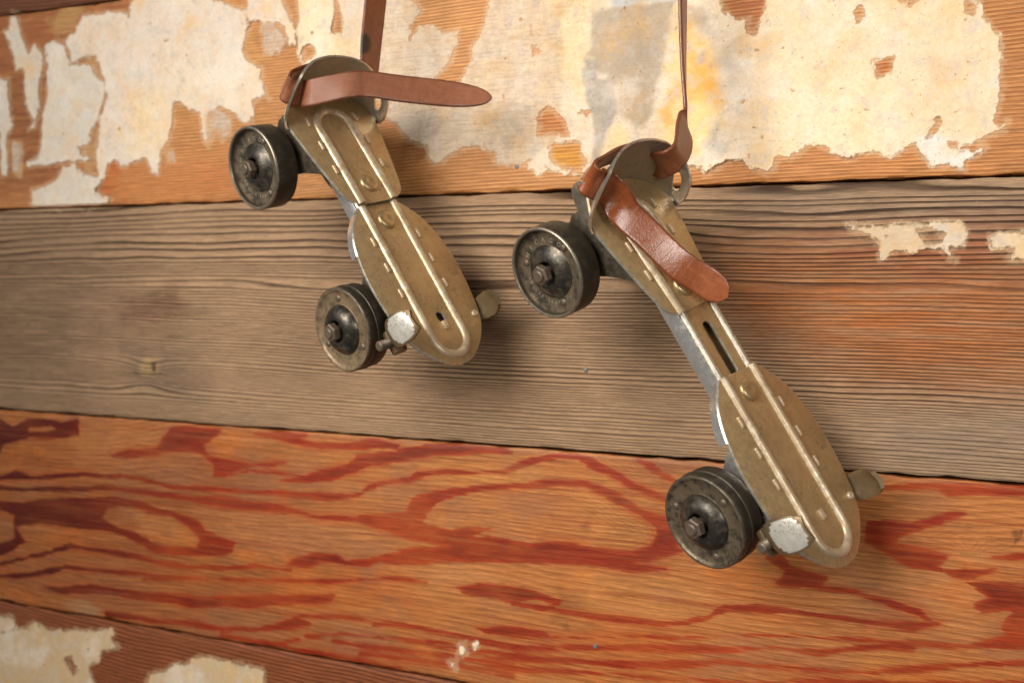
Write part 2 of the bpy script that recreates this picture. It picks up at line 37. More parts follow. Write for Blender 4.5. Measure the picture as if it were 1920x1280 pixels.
D_FIG = [[[-709.5,-78.6],[-692.2,-77.7],[-677.8,-83.0],[-664.0,-77.1],[-644.7,-76.0],[-628.5,-77.1],[-612.6,-73.2],[-609.7,-84.8],[-636.2,-89.5],[-660.9,-89.0],[-674.7,-92.9],[-688.8,-95.9],[-691.5,-102.2],[-708.7,-107.5]],[[-524.5,-73.9],[-480.0,-72.1],[-482.2,-76.8],[-495.8,-85.1],[-488.7,-92.0],[-470.4,-93.4],[-454.6,-95.0],[-426.3,-92.0],[-450.2,-95.6],[-467.9,-100.5],[-474.6,-104.7],[-486.0,-105.6],[-486.2,-97.3],[-498.0,-89.9],[-509.8,-88.8],[-533.7,-92.3],[-558.1,-97.8],[-579.5,-98.4],[-565.7,-93.2],[-536.1,-90.6],[-533.8,-86.7]],[[-451.9,-74.1],[-431.1,-71.9],[-409.8,-72.3],[-416.0,-76.2],[-403.3,-78.1],[-382.7,-76.7],[-358.6,-71.7],[-339.0,-73.8],[-340.8,-76.5],[-358.5,-77.7],[-382.6,-80.1],[-399.1,-80.4],[-420.2,-78.3]],[[-438.9,-106.3],[-415.4,-100.9],[-402.8,-96.4],[-378.3,-89.3],[-370.3,-83.6],[-342.7,-78.3],[-319.8,-72.5],[-282.9,-70.9],[-265.0,-71.3],[-261.4,-73.5],[-282.8,-75.8],[-304.7,-78.1],[-327.2,-81.4],[-350.3,-87.3],[-364.1,-90.0],[-372.0,-94.9],[-390.2,-100.7],[-415.3,-103.6]],[[-707.8,-141.6],[-690.5,-141.1],[-667.9,-140.1],[-648.6,-136.4],[-616.3,-132.5],[-587.7,-129.1],[-572.4,-126.8],[-552.3,-128.9],[-532.6,-131.9],[-511.0,-134.6],[-499.1,-137.2],[-492.0,-143.9],[-478.0,-147.1],[-466.6,-149.5],[-468.7,-156.1],[-475.4,-159.6],[-493.8,-160.7],[-519.7,-163.5],[-536.6,-163.4],[-549.0,-159.1],[-564.1,-154.9],[-581.9,-152.8],[-602.6,-152.9],[-623.7,-154.0],[-648.1,-153.4],[-664.7,-155.0],[-673.0,-159.8],[-664.3,-169.1],[-675.4,-176.4],[-689.4,-182.0],[-706.7,-183.8],[-689.6,-173.8],[-672.8,-168.0],[-675.9,-156.1],[-673.2,-149.7],[-690.3,-147.2],[-707.6,-148.8]],[[-426.6,-160.5],[-416.1,-154.9],[-401.4,-149.8],[-384.9,-148.0],[-376.6,-151.4],[-356.6,-147.5],[-352.6,-149.6],[-360.5,-153.0],[-376.5,-154.8],[-397.1,-154.5],[-407.4,-160.1]],[[-644.1,-201.1],[-617.3,-196.9],[-596.3,-193.3],[-575.7,-192.8],[-550.6,-192.6],[-521.4,-190.9],[-483.8,-188.1],[-450.1,-183.0],[-428.2,-181.2],[-386.2,-175.1],[-388.2,-179.7],[-428.1,-186.5],[-452.1,-192.3],[-472.3,-193.1],[-497.5,-198.2],[-521.2,-196.5],[-555.5,-198.0],[-585.8,-198.9],[-625.1,-202.8]],[[-368.6,-121.6],[-357.4,-119.7],[-346.3,-117.9],[-333.6,-115.2],[-328.5,-106.8],[-312.6,-100.8],[-290.2,-96.6],[-270.0,-93.4],[-250.2,-91.8],[-231.1,-87.3],[-216.9,-86.9],[-206.1,-88.9],[-193.7,-93.7],[-181.6,-99.1],[-171.2,-102.4],[-161.0,-103.6],[-159.1,-120.3],[-156.2,-121.4],[-166.2,-125.3],[-174.9,-129.1],[-189.7,-132.2],[-164.5,-132.9],[-189.6,-137.2],[-212.5,-135.5],[-236.1,-137.4],[-258.8,-139.9],[-280.5,-141.6],[-297.5,-142.7],[-320.3,-146.8],[-340.0,-149.0],[-356.6,-149.3],[-367.8,-152.1],[-345.6,-144.1],[-325.8,-138.0],[-303.0,-134.8],[-320.6,-133.5],[-329.6,-132.9],[-338.7,-131.5],[-357.2,-127.7],[-368.5,-125.6]],[[-297.1,-159.7],[-281.8,-155.5],[-258.4,-153.5],[-245.3,-154.9],[-230.8,-157.5],[-226.0,-158.4],[-232.2,-164.4],[-243.4,-165.8],[-258.1,-164.0],[-271.5,-163.4],[-291.8,-163.6]],[[-282.8,-182.4],[-264.4,-179.1],[-244.7,-178.0],[-235.0,-178.9],[-235.0,-180.3],[-257.6,-184.3],[-277.6,-185.5]],[[-182.3,-72.7],[-173.4,-73.5],[-167.4,-78.7],[-158.7,-81.5],[-161.5,-83.2],[-171.8,-80.5],[-177.8,-76.6]],[[-107.8,-120.1],[-100.7,-117.9],[-96.3,-123.2],[-85.1,-124.8],[-76.7,-126.7],[-79.4,-131.2],[-90.4,-134.0],[-100.2,-134.5],[-107.4,-133.9],[-100.3,-130.9],[-99.0,-126.4]],[[-57.3,-96.4],[-48.1,-94.1],[-35.0,-95.6],[-17.5,-87.1],[-10.0,-86.5],[-22.4,-93.0],[-35.0,-98.4],[-41.4,-101.8],[-45.1,-106.3],[-32.2,-106.3],[-16.9,-108.8],[-23.0,-114.9],[-19.2,-117.2],[4.2,-113.9],[-6.7,-119.8],[17.6,-118.9],[38.6,-116.4],[39.4,-148.2],[18.4,-151.2],[-8.2,-154.4],[11.1,-146.3],[7.3,-140.8],[12.0,-134.2],[-1.3,-136.0],[-5.7,-133.2],[2.2,-128.1],[-9.1,-121.4],[-21.7,-118.2],[-34.5,-116.2],[-45.0,-111.9],[-53.0,-108.5],[-57.0,-106.2]],[[-51.2,-77.7],[-35.6,-73.7],[-22.9,-72.7],[-10.4,-72.3],[1.9,-72.7],[16.3,-71.5],[37.3,-70.4],[37.4,-74.3],[16.4,-74.8],[-0.4,-76.2],[-17.7,-78.3],[-22.8,-75.4],[-38.1,-76.7]],[[2.8,-108.0],[10.0,-105.9],[17.2,-104.4],[38.2,-101.5],[38.3,-105.4],[17.2,-107.1]]]
D_FHOLE = [[[-662.5,-82.0],[-639.2,-79.7],[-631.0,-83.2],[-661.0,-86.0]],[[-587.3,-143.6],[-582.3,-136.4],[-569.7,-132.3],[-557.2,-132.2],[-542.3,-135.6],[-522.8,-136.6],[-508.4,-141.8],[-496.4,-149.9],[-498.6,-156.6],[-519.9,-157.9],[-536.8,-157.8],[-556.7,-150.3],[-574.4,-148.2]],[[-310.7,-108.4],[-298.6,-102.7],[-278.3,-97.1],[-253.4,-94.3],[-231.0,-90.3],[-213.7,-90.3],[-201.3,-95.1],[-190.5,-100.6],[-178.5,-105.2],[-171.0,-108.8],[-169.4,-114.3],[-173.6,-121.2],[-183.9,-125.1],[-195.9,-125.7],[-208.1,-126.3],[-220.6,-124.6],[-236.5,-124.8],[-249.3,-127.6],[-262.5,-126.0],[-275.8,-125.1],[-287.6,-127.1],[-274.3,-121.1],[-289.5,-121.1],[-301.5,-124.6],[-313.8,-122.7],[-320.9,-121.8],[-319.3,-115.4]],[[-253.3,-161.9],[-243.6,-159.9],[-229.1,-161.0],[-251.6,-164.6]]]
D_LINES = [[[-472.4,-103.6,1.3],[-456.7,-99.7,1.3],[-424.0,-98.9,1.2],[-402.7,-99.9,1.2]],[[-708.3,-125.1,2.9],[-691.0,-122.7,2.9],[-674.1,-119.3,6.1],[-657.3,-120.0,2.8],[-635.5,-117.3,2.8],[-601.0,-113.6,2.7],[-572.8,-112.4,2.7],[-552.8,-111.8,2.7],[-542.9,-113.8,2.7],[-521.0,-115.8,2.6],[-495.1,-114.6,2.6],[-472.1,-114.1,2.5],[-440.9,-112.8,2.5],[-408.7,-111.8,2.5],[-390.0,-111.6,3.5],[-369.7,-108.5,2.4],[-361.8,-103.5,2.4],[-357.8,-102.3,2.4]],[[-708.1,-132.3,3.1],[-690.8,-130.8,3.1],[-648.8,-128.4,3.0],[-608.6,-124.0,2.9],[-577.6,-121.4,2.9],[-542.7,-121.4,2.8],[-508.9,-122.3,2.8],[-474.1,-122.9,5.5],[-440.7,-122.6,4.5],[-419.0,-123.3,2.6],[-397.9,-125.8,2.6],[-377.3,-124.7,2.6],[-357.3,-122.8,4.3],[-347.4,-124.4,6.8]],[[-706.5,-192.1,2.7],[-689.2,-189.1,2.7],[-661.2,-180.9,2.6],[-636.7,-174.2,2.6],[-618.1,-167.3,4.3],[-602.2,-167.6,2.5],[-576.4,-167.7,2.5],[-556.2,-168.4,2.5],[-536.5,-170.1,2.5],[-507.6,-170.6,2.4],[-472.9,-167.6,2.4],[-448.4,-163.0,2.3],[-420.1,-162.4,2.3]],[[-706.3,-200.3,2.3],[-689.0,-198.3,2.2],[-660.9,-194.0,2.2],[-639.0,-188.5,4.4],[-620.3,-183.4,2.2],[-594.0,-182.3,2.1],[-568.4,-181.3,2.1],[-541.1,-179.1,2.1],[-531.3,-180.8,2.1],[-521.7,-179.7,2.1]],[[-545.9,-183.5,1.7],[-521.7,-179.7,1.7],[-484.2,-176.2,1.7],[-439.4,-171.8,1.6],[-396.8,-167.6,1.6],[-360.2,-161.6,1.5],[-336.7,-158.8,1.5],[-317.6,-159.0,1.5]],[[-580.3,-212.8,2.3],[-555.1,-212.3,2.3],[-525.7,-211.2,2.3],[-497.2,-209.3,4.8],[-471.9,-208.6,2.2],[-449.5,-206.4,2.2],[-427.7,-200.7,3.6],[-415.0,-196.3,7.4],[-404.4,-195.8,3.5]],[[-412.9,-192.5,1.8],[-385.9,-188.9,1.7],[-355.6,-187.5,1.7],[-326.3,-186.9,1.7],[-305.5,-188.2,1.7],[-283.4,-189.2,1.6],[-258.3,-189.7,1.6]],[[-406.3,-204.8,1.6],[-379.4,-199.4,1.6],[-355.3,-197.7,1.5],[-326.1,-197.0,1.5],[-297.8,-197.1,1.5],[-258.2,-196.9,1.4]],[[-385.4,-204.5,2.1],[-365.1,-205.1,2.1],[-335.5,-203.4,2.0],[-297.7,-202.8,2.0],[-258.0,-201.0,1.9]],[[-449.3,-214.5,1.6],[-425.3,-212.0,1.6],[-412.5,-207.5,1.6]],[[-365.0,-210.2,2.4],[-297.6,-206.9,2.3],[-257.9,-207.4,2.2]],[[-476.3,-212.8,1.5],[-449.3,-214.5,1.4],[-416.6,-214.3,1.4],[-375.0,-214.3,1.4],[-335.3,-214.3,1.3]],[[-357.9,-101.4,1.4],[-346.9,-98.1,1.4],[-330.6,-95.2,1.4],[-325.3,-91.7,3.9],[-307.7,-88.7,2.5],[-287.0,-87.9,1.4],[-266.8,-85.6,2.1],[-255.4,-81.0,2.4],[-244.2,-76.4,3.7],[-231.4,-73.3,3.2],[-218.9,-73.1,2.9],[-211.0,-76.2,4.4],[-201.7,-79.9,3.2],[-192.5,-83.5,3.6],[-184.9,-87.2,2.3],[-174.4,-90.6,2.0],[-162.7,-94.6,2.0]],[[-87.6,-133.0,2.0],[-76.6,-133.7,2.0],[-63.0,-133.5,2.8],[-47.0,-135.7,3.3],[-31.3,-139.9,3.6],[-22.3,-144.2,2.7]],[[-21.0,-144.0,1.9],[-33.7,-147.1,3.3],[-59.9,-148.5,2.0],[-80.3,-147.7,2.8],[-95.7,-146.9,2.0],[-112.8,-148.4,4.4],[-130.3,-150.6,3.5],[-139.0,-156.2,2.1],[-152.5,-161.8,2.1],[-169.5,-164.0,2.1],[-185.3,-164.6,2.1],[-203.0,-164.7,3.1],[-219.6,-164.5,2.2],[-241.6,-165.0,2.2],[-259.0,-164.1,2.2]],[[-258.5,-184.1,1.3],[-224.2,-180.1,1.3],[-191.4,-174.7,1.2],[-160.0,-171.1,1.2],[-115.3,-163.3,1.2],[-86.9,-160.1,1.1],[-59.6,-158.3,1.1],[-33.4,-156.0,1.1],[-8.2,-154.4,1.1]],[[-265.4,-190.7,1.8],[-258.3,-189.7,1.8],[-215.7,-184.4,1.7],[-186.4,-180.2,2.8],[-159.8,-177.1,3.6],[-129.7,-173.4,2.4],[-100.8,-167.8,1.6],[-79.8,-167.6,2.8],[-59.5,-162.5,1.5],[-46.4,-159.2,1.5],[-33.4,-158.7,1.5]],[[-275.9,-199.6,1.9],[-258.1,-197.8,1.9],[-223.8,-193.4,1.9],[-191.0,-190.8,3.8],[-159.6,-186.1,3.0],[-129.5,-180.1,1.8],[-107.6,-179.0,1.7],[-79.5,-176.8,1.7],[-52.6,-174.1,1.7],[-33.1,-169.7,1.6],[-8.0,-163.2,1.6],[18.6,-158.5,3.2],[39.6,-154.7,3.1]],[[-275.8,-204.4,1.6],[-258.0,-203.4,1.6],[-207.1,-197.9,1.6],[-174.9,-196.0,1.5],[-144.1,-192.7,1.5],[-114.6,-189.5,1.5],[-72.5,-182.1,1.4],[-32.9,-177.3,1.4],[28.2,-165.6,1.3]],[[-355.5,-190.0,2.2],[-337.2,-188.3,2.5],[-319.2,-188.2,1.9],[-296.3,-188.9,1.2],[-280.9,-189.8,1.4],[-257.4,-191.0,1.2],[-234.8,-188.5,1.8],[-203.6,-183.2,1.2]],[[-355.3,-198.0,1.6],[-327.9,-195.7,2.5],[-301.4,-195.0,1.5],[-280.7,-195.9,1.5],[-257.3,-195.5,1.5],[-218.8,-193.5,2.1]]]
D_NAILS = [[-215.7,-22.2,2.2],[-215.1,129.9,2.2],[-262.8,97.8,1.6],[-205.5,-182.4,1.9]]
D_STRAPS = {"R":[[-156.0,-40.0,330.0,-0.07,0.998,0.0],[-153.4,-40.0,230.0,-0.07,0.998,0.0],[-152.1,-40.0,174.4,-0.08,0.997,0.0],[-150.4,-42.0,140.5,-0.171,0.985,0.0],[-148.0,-44.0,113.6,-0.271,0.963,0.0],[-146.5,-50.0,105.5,0.047,0.989,0.142],[-144.9,-60.0,94.2,0.172,0.971,-0.169],[-147.1,-68.0,87.2,0.01,0.887,-0.461],[-156.7,-60.8,85.6,0.04,0.856,-0.515],[-158.8,-54.3,90.2,0.757,-0.512,-0.406],[-164.5,-60.4,92.9,0.736,-0.491,0.466],[-173.9,-78.9,88.2,0.736,-0.491,0.466],[-177.5,-98.3,79.9,0.736,-0.491,0.466],[-177.6,-105.7,75.4,0.609,-0.498,0.617],[-175.9,-105.6,71.8,0.429,-0.385,0.817],[-173.7,-101.4,70.6,0.429,-0.385,0.817],[-171.4,-96.8,69.7,0.429,-0.385,0.817],[-168.2,-94.4,66.0,0.455,-0.176,0.873],[-163.4,-91.3,57.5,0.383,0.214,0.899],[-154.2,-84.9,48.2,0.487,0.416,0.768],[-141.0,-76.8,34.3,0.476,0.238,0.847],[-130.1,-68.7,26.6,0.537,0.156,0.829],[-119.0,-63.9,18.5,0.559,0.098,0.824]],"L":[[-330.0,-42.0,330.0,0.347,0.938,0.0],[-334.5,-42.0,235.0,0.347,0.938,0.0],[-337.6,-42.0,200.0,0.347,0.938,0.0],[-340.3,-42.0,171.4,0.347,0.938,0.0],[-342.3,-42.0,150.4,0.347,0.938,0.0],[-343.7,-49.5,141.4,0.939,-0.257,-0.227],[-345.5,-43.5,145.8,0.822,-0.546,0.163],[-351.1,-50.1,149.1,0.767,-0.394,0.506],[-358.5,-69.9,146.9,0.767,-0.394,0.506],[-362.9,-88.6,139.0,0.767,-0.394,0.506],[-362.6,-94.0,134.2,0.642,-0.392,0.658],[-360.9,-95.0,130.5,0.457,-0.27,0.847],[-358.4,-92.4,129.2,0.457,-0.27,0.847],[-355.3,-89.1,129.1,0.457,-0.27,0.847],[-346.0,-93.5,128.0,0.35,-0.1,0.931],[-326.9,-88.0,132.0,0.151,0.151,0.977],[-318.2,-80.0,133.7,0.1,0.201,0.974],[-307.1,-70.0,133.0,0.1,0.201,0.974],[-293.4,-58.0,132.6,0.1,0.201,0.974],[-279.3,-46.0,132.3,0.1,0.151,0.983],[-263.3,-36.0,131.5,0.05,0.1,0.994]]}
# ------------------------------------------------------------------ helpers
rng = np.random.RandomState(7)
def lin(c):
    return tuple(((v / 255.0) / 12.92 if v / 255.0 <= 0.04045 else ((v / 255.0 + 0.055) / 1.055) ** 2.4) for v in c)
def link(o, parent=None):
    scene.collection.objects.link(o)
    if parent is not None: o.parent = parent
    return o
def tag(o, label=None, category=None, group=None, kind=None):
    for k, v in (('label', label), ('category', category), ('group', group), ('kind', kind)):
        if v: o[k] = v
    return o
def mesh_obj(name, verts, faces, mats, parent=None, smooth=35, fmat=None, scale=MM):
    me = bpy.data.meshes.new(name)
    me.from_pydata([tuple(c * scale for c in v) for v in verts], [], faces)
    for m in (mats if isinstance(mats, (list, tuple)) else [mats]): me.materials.append(m)
    if fmat is not None: me.polygons.foreach_set('material_index', fmat)
    me.update()
    if smooth is not None:
        me.polygons.foreach_set('use_smooth', [True] * len(me.polygons)); me.set_sharp_from_angle(angle=math.radians(smooth))
    return link(bpy.data.objects.new(name, me), parent)
def bm_obj(name, bm, mats, parent=None, smooth=35):
    me = bpy.data.meshes.new(name); bm.normal_update(); bmesh.ops.recalc_face_normals(bm, faces=bm.faces)
    bmesh.ops.scale(bm, vec=(MM,) * 3, verts=bm.verts); bm.to_mesh(me); bm.free()
    for m in (mats if isinstance(mats, (list, tuple)) else [mats]): me.materials.append(m)
    me.polygons.foreach_set('use_smooth', [True] * len(me.polygons)); me.set_sharp_from_angle(angle=math.radians(smooth))
    return link(bpy.data.objects.new(name, me), parent)
def catmull(pts, n):
    P = np.array(pts, float); P = np.vstack([2 * P[0] - P[1], P, 2 * P[-1] - P[-2]]); out = []
    for i in range(1, len(P) - 2):
        for k in range(n):
            t = k / n; a, b, c, d = P[i - 1], P[i], P[i + 1], P[i + 2]
            out.append(.5 * (2 * b + (c - a) * t + (2 * a - 5 * b + 4 * c - d) * t * t + (3 * b - a - 3 * c + d) * t ** 3))
    out.append(P[-2]); return np.array(out)
def lathe_bm(bm, profile, seg=48, M=None, mat=0):
    """revolve (r, a) about local z"""
    rings = []
    for r, a in profile:
        if r < 1e-6: rings.append([bm.verts.new((0, 0, a))])
        else: rings.append([bm.verts.new((r * math.cos(2 * math.pi * k / seg), r * math.sin(2 * math.pi * k / seg), a)) for k in range(seg)])
    new = [v for r in rings for v in r]
    for A, B in zip(rings[:-1], rings[1:]):
        for k in range(seg):
            k2 = (k + 1) % seg
            if len(A) == 1 and len(B) == 1: continue
            if len(A) == 1: f = bm.faces.new((A[0], B[k], B[k2]))
            elif len(B) == 1: f = bm.faces.new((A[k], A[k2], B[0]))
            else: f = bm.faces.new((A[k], A[k2], B[k2], B[k]))
            f.material_index = mat
    if M is not None: bmesh.ops.transform(bm, matrix=M, verts=new)
    return new
def lathe(name, profile, mat, parent=None, seg=48, smooth=35):
    bm = bmesh.new(); lathe_bm(bm, profile, seg); return bm_obj(name, bm, mat, parent, smooth)
def plate(name, outer, holes, z0, z1, mats, parent=None, bevel=.35, axis='z'):
    """flat sheet with holes; top and bottom mats[0], the worn cut edge mats[-1]"""
    bm = bmesh.new(); loops = []
    for lp in [outer] + holes:
        vs = [bm.verts.new((x, y, z1)) for x, y in lp]
        loops.append([bm.edges.new((vs[i], vs[(i + 1) % len(vs)])) for i in range(len(vs))])
    bmesh.ops.triangle_fill(bm, edges=[e for l in loops for e in l], use_beauty=True)
    bmesh.ops.recalc_face_normals(bm, faces=bm.faces)
    if sum(f.normal.z for f in bm.faces) < 0: bmesh.ops.reverse_faces(bm, faces=bm.faces)
    ret = bmesh.ops.extrude_face_region(bm, geom=list(bm.faces))
    low = [v for v in ret['geom'] if isinstance(v, bmesh.types.BMVert)]
    for v in low: v.co.z = z0
    bmesh.ops.recalc_face_normals(bm, faces=bm.faces)
    rim = [e for e in bm.edges if len(e.link_faces) == 2 and abs(e.link_faces[0].normal.z - e.link_faces[1].normal.z) > .5 and abs(max(f.normal.z for f in e.link_faces)) > .9]
    for f in bm.faces: f.material_index = 0 if abs(f.normal.z) > .9 else len(mats) - 1
    if bevel:
        r = bmesh.ops.bevel(bm, geom=rim, offset=bevel, segments=2, profile=.5, affect='EDGES', clamp_overlap=True)
        for f in r['faces']: f.material_index = len(mats) - 1
    if axis == 'y':   # sheet standing in the x-z plane
        bmesh.ops.transform(bm, matrix=Matrix(((1, 0, 0, 0), (0, 0, -1, 0), (0, 1, 0, 0), (0, 0, 0, 1))), verts=bm.verts)
    return bm_obj(name, bm, mats, parent, 40)
def smooth_poly(pts, n=6):
    P = np.array(pts + pts[:3], float); out = []
    for i in range(len(pts)):
        a, b, c, d = P[i], P[i + 1], P[i + 2], P[(i + 3) % len(P)] if i + 3 < len(P) else P[i + 3 - len(pts)]
        for k in range(n):
            t = k / n; out.append(tuple(.5 * (2 * b + (c - a) * t + (2 * a - 5 * b + 4 * c - d) * t * t + (3 * b - a - 3 * c + d) * t ** 3)))
    return out
def round_rect(cx, cy, hx, hy, r, n=4):
    out = []
    for sx, sy, a0 in ((1, 1, 0), (-1, 1, 90), (-1, -1, 180), (1, -1, 270)):
        for k in range(n + 1):
            a = math.radians(a0 + 90 * k / n); out.append((cx + sx * (hx - r) + r * math.cos(a), cy + sy * (hy - r) + r * math.sin(a)))
    return out
def sweep_rib(name, path, z, hw, h, mat, parent, closed_ends=True):
    """raised half-round bead along a 2-D path"""
    P = np.array(path, float); n = len(P); V = []; F = []; m = 9
    for i in range(n):
        t = P[min(i + 1, n - 1)] - P[max(i - 1, 0)]; t /= np.linalg.norm(t); s = np.array([-t[1], t[0]])
        fade = 1.0
        for k in range(m):
            a = math.pi * k / (m - 1); q = P[i] + s * hw * math.cos(a); V.append((q[0], q[1], z - .15 + (h + .15) * math.sin(a) ** 1.2 * fade))
    for i in range(n - 1):
        for k in range(m - 1): F.append((i * m + k, i * m + k + 1, (i + 1) * m + k + 1, (i + 1) * m + k))
    F.append(tuple(range(m))[::-1]); F.append(tuple(range((n - 1) * m, n * m)))
    o = mesh_obj(name, V, F, mat, parent, 60)
    bm = bmesh.new(); bm.from_mesh(o.data); bmesh.ops.recalc_face_normals(bm, faces=bm.faces); bm.to_mesh(o.data); bm.free()
    return o
def box_bm(bm, x0, x1, y0, y1, z0, z1, bevel=0, seg=2):
    r = bmesh.ops.create_cube(bm, size=1.0); vs = r['verts']
    for v in vs:
        v.co.x = x0 if v.co.x < 0 else x1; v.co.y = y0 if v.co.y < 0 else y1; v.co.z = z0 if v.co.z < 0 else z1
    if bevel: bmesh.ops.bevel(bm, geom=list({e for v in vs for e in v.link_edges}), offset=bevel, segments=seg, profile=.5, affect='EDGES', clamp_overlap=True)
def prism_y(bm, poly, y0, y1, bevel=0):
    a = [bm.verts.new((x, y0, z)) for x, z in poly]; b = [bm.verts.new((x, y1, z)) for x, z in poly]; n = len(poly)
    fs = [bm.faces.new(a), bm.faces.new(b[::-1])] + [bm.faces.new((a[(i + 1) % n], a[i], b[i], b[(i + 1) % n])) for i in range(n)]
    if bevel: bmesh.ops.bevel(bm, geom=list({e for f in fs for e in f.edges}), offset=bevel, segments=2, profile=.5, affect='EDGES', clamp_overlap=True)

# ------------------------------------------------------------------ node materials
class NG:
    def __init__(s, name):
        s.m = bpy.data.materials.new(name); s.m.use_nodes = True; s.t = s.m.node_tree; s.b = s.t.nodes['Principled BSDF']; s.o = s.t.nodes['Material Output']
    def n(s, typ, _o=0, **kw):
        nd = s.t.nodes.new(typ)
        for k, v in kw.items():
            if hasattr(nd, k) and k not in ('Scale',): setattr(nd, k, v)
        return nd
    def put(s, sock, v):
        if isinstance(v, bpy.types.NodeSocket): s.t.links.new(v, sock)
        elif isinstance(v, (tuple, list)):
            sock.default_value = tuple(v) + ((1,) if len(v) == 3 and sock.type == 'RGBA' else ())
        else: sock.default_value = v
    def math(s, op, a, b=0.0, c=None, clamp=False):
        nd = s.t.nodes.new('ShaderNodeMath'); nd.operation = op; nd.use_clamp = clamp
        s.put(nd.inputs[0], a); s.put(nd.inputs[1], b)
        if c is not None: s.put(nd.inputs[2], c)
        return nd.outputs[0]
    def attr(s, name, out='Fac'):
        nd = s.t.nodes.new('ShaderNodeAttribute'); nd.attribute_name = name; return nd.outputs[out]
    def coord(s): return s.t.nodes.new('ShaderNodeTexCoord').outputs['Object']
    def mapping(s, vec, scale, loc=(0, 0, 0)):
        nd = s.t.nodes.new('ShaderNodeMapping'); s.put(nd.inputs['Vector'], vec); nd.inputs['Scale'].default_value = scale; nd.inputs['Location'].default_value = loc; return nd.outputs[0]
    def noise(s, vec, scale=1.0, detail=3.0, rough=.55, dist=0.0, out='Fac'):
        nd = s.t.nodes.new('ShaderNodeTexNoise'); s.put(nd.inputs['Vector'], vec); nd.inputs['Scale'].default_value = scale
        nd.inputs['Detail'].default_value = detail; nd.inputs['Roughness'].default_value = rough; nd.inputs['Distortion'].default_value = dist; return nd.outputs[out]
    def voronoi(s, vec, scale):
        nd = s.t.nodes.new('ShaderNodeTexVoronoi'); s.put(nd.inputs['Vector'], vec); nd.inputs['Scale'].default_value = scale; return nd.outputs['Distance']
    def step(s, v, a, b, lo=0.0, hi=1.0):
        nd = s.t.nodes.new('ShaderNodeMapRange'); nd.interpolation_type = 'SMOOTHSTEP'; nd.clamp = True
        s.put(nd.inputs[0], v); s.put(nd.inputs[1], a); s.put(nd.inputs[2], b); s.put(nd.inputs[3], lo); s.put(nd.inputs[4], hi); return nd.outputs[0]
    def mix(s, f, a, b, mode='MIX'):
        nd = s.t.nodes.new('ShaderNodeMix'); nd.data_type = 'RGBA'; nd.blend_type = mode; nd.clamp_factor = True
        s.put(nd.inputs[0], f); s.put(nd.inputs[6], a); s.put(nd.inputs[7], b); return nd.outputs[2]
    def bump(s, h, dist, strength=1.0, normal=None):
        nd = s.t.nodes.new('ShaderNodeBump'); s.put(nd.inputs['Height'], h); nd.inputs['Distance'].default_value = dist; nd.inputs['Strength'].default_value = strength
        if normal is not None: s.put(nd.inputs['Normal'], normal)
        return nd.outputs[0]
    def done(s, color, rough, metal=0.0, normal=None, spec=None):
        s.put(s.b.inputs['Base Color'], color); s.put(s.b.inputs['Roughness'], rough); s.put(s.b.inputs['Metallic'], metal)
        if normal is not None: s.put(s.b.inputs['Normal'], normal)
        if spec is not None: s.put(s.b.inputs['Specular IOR Level'], spec)
        return s.m

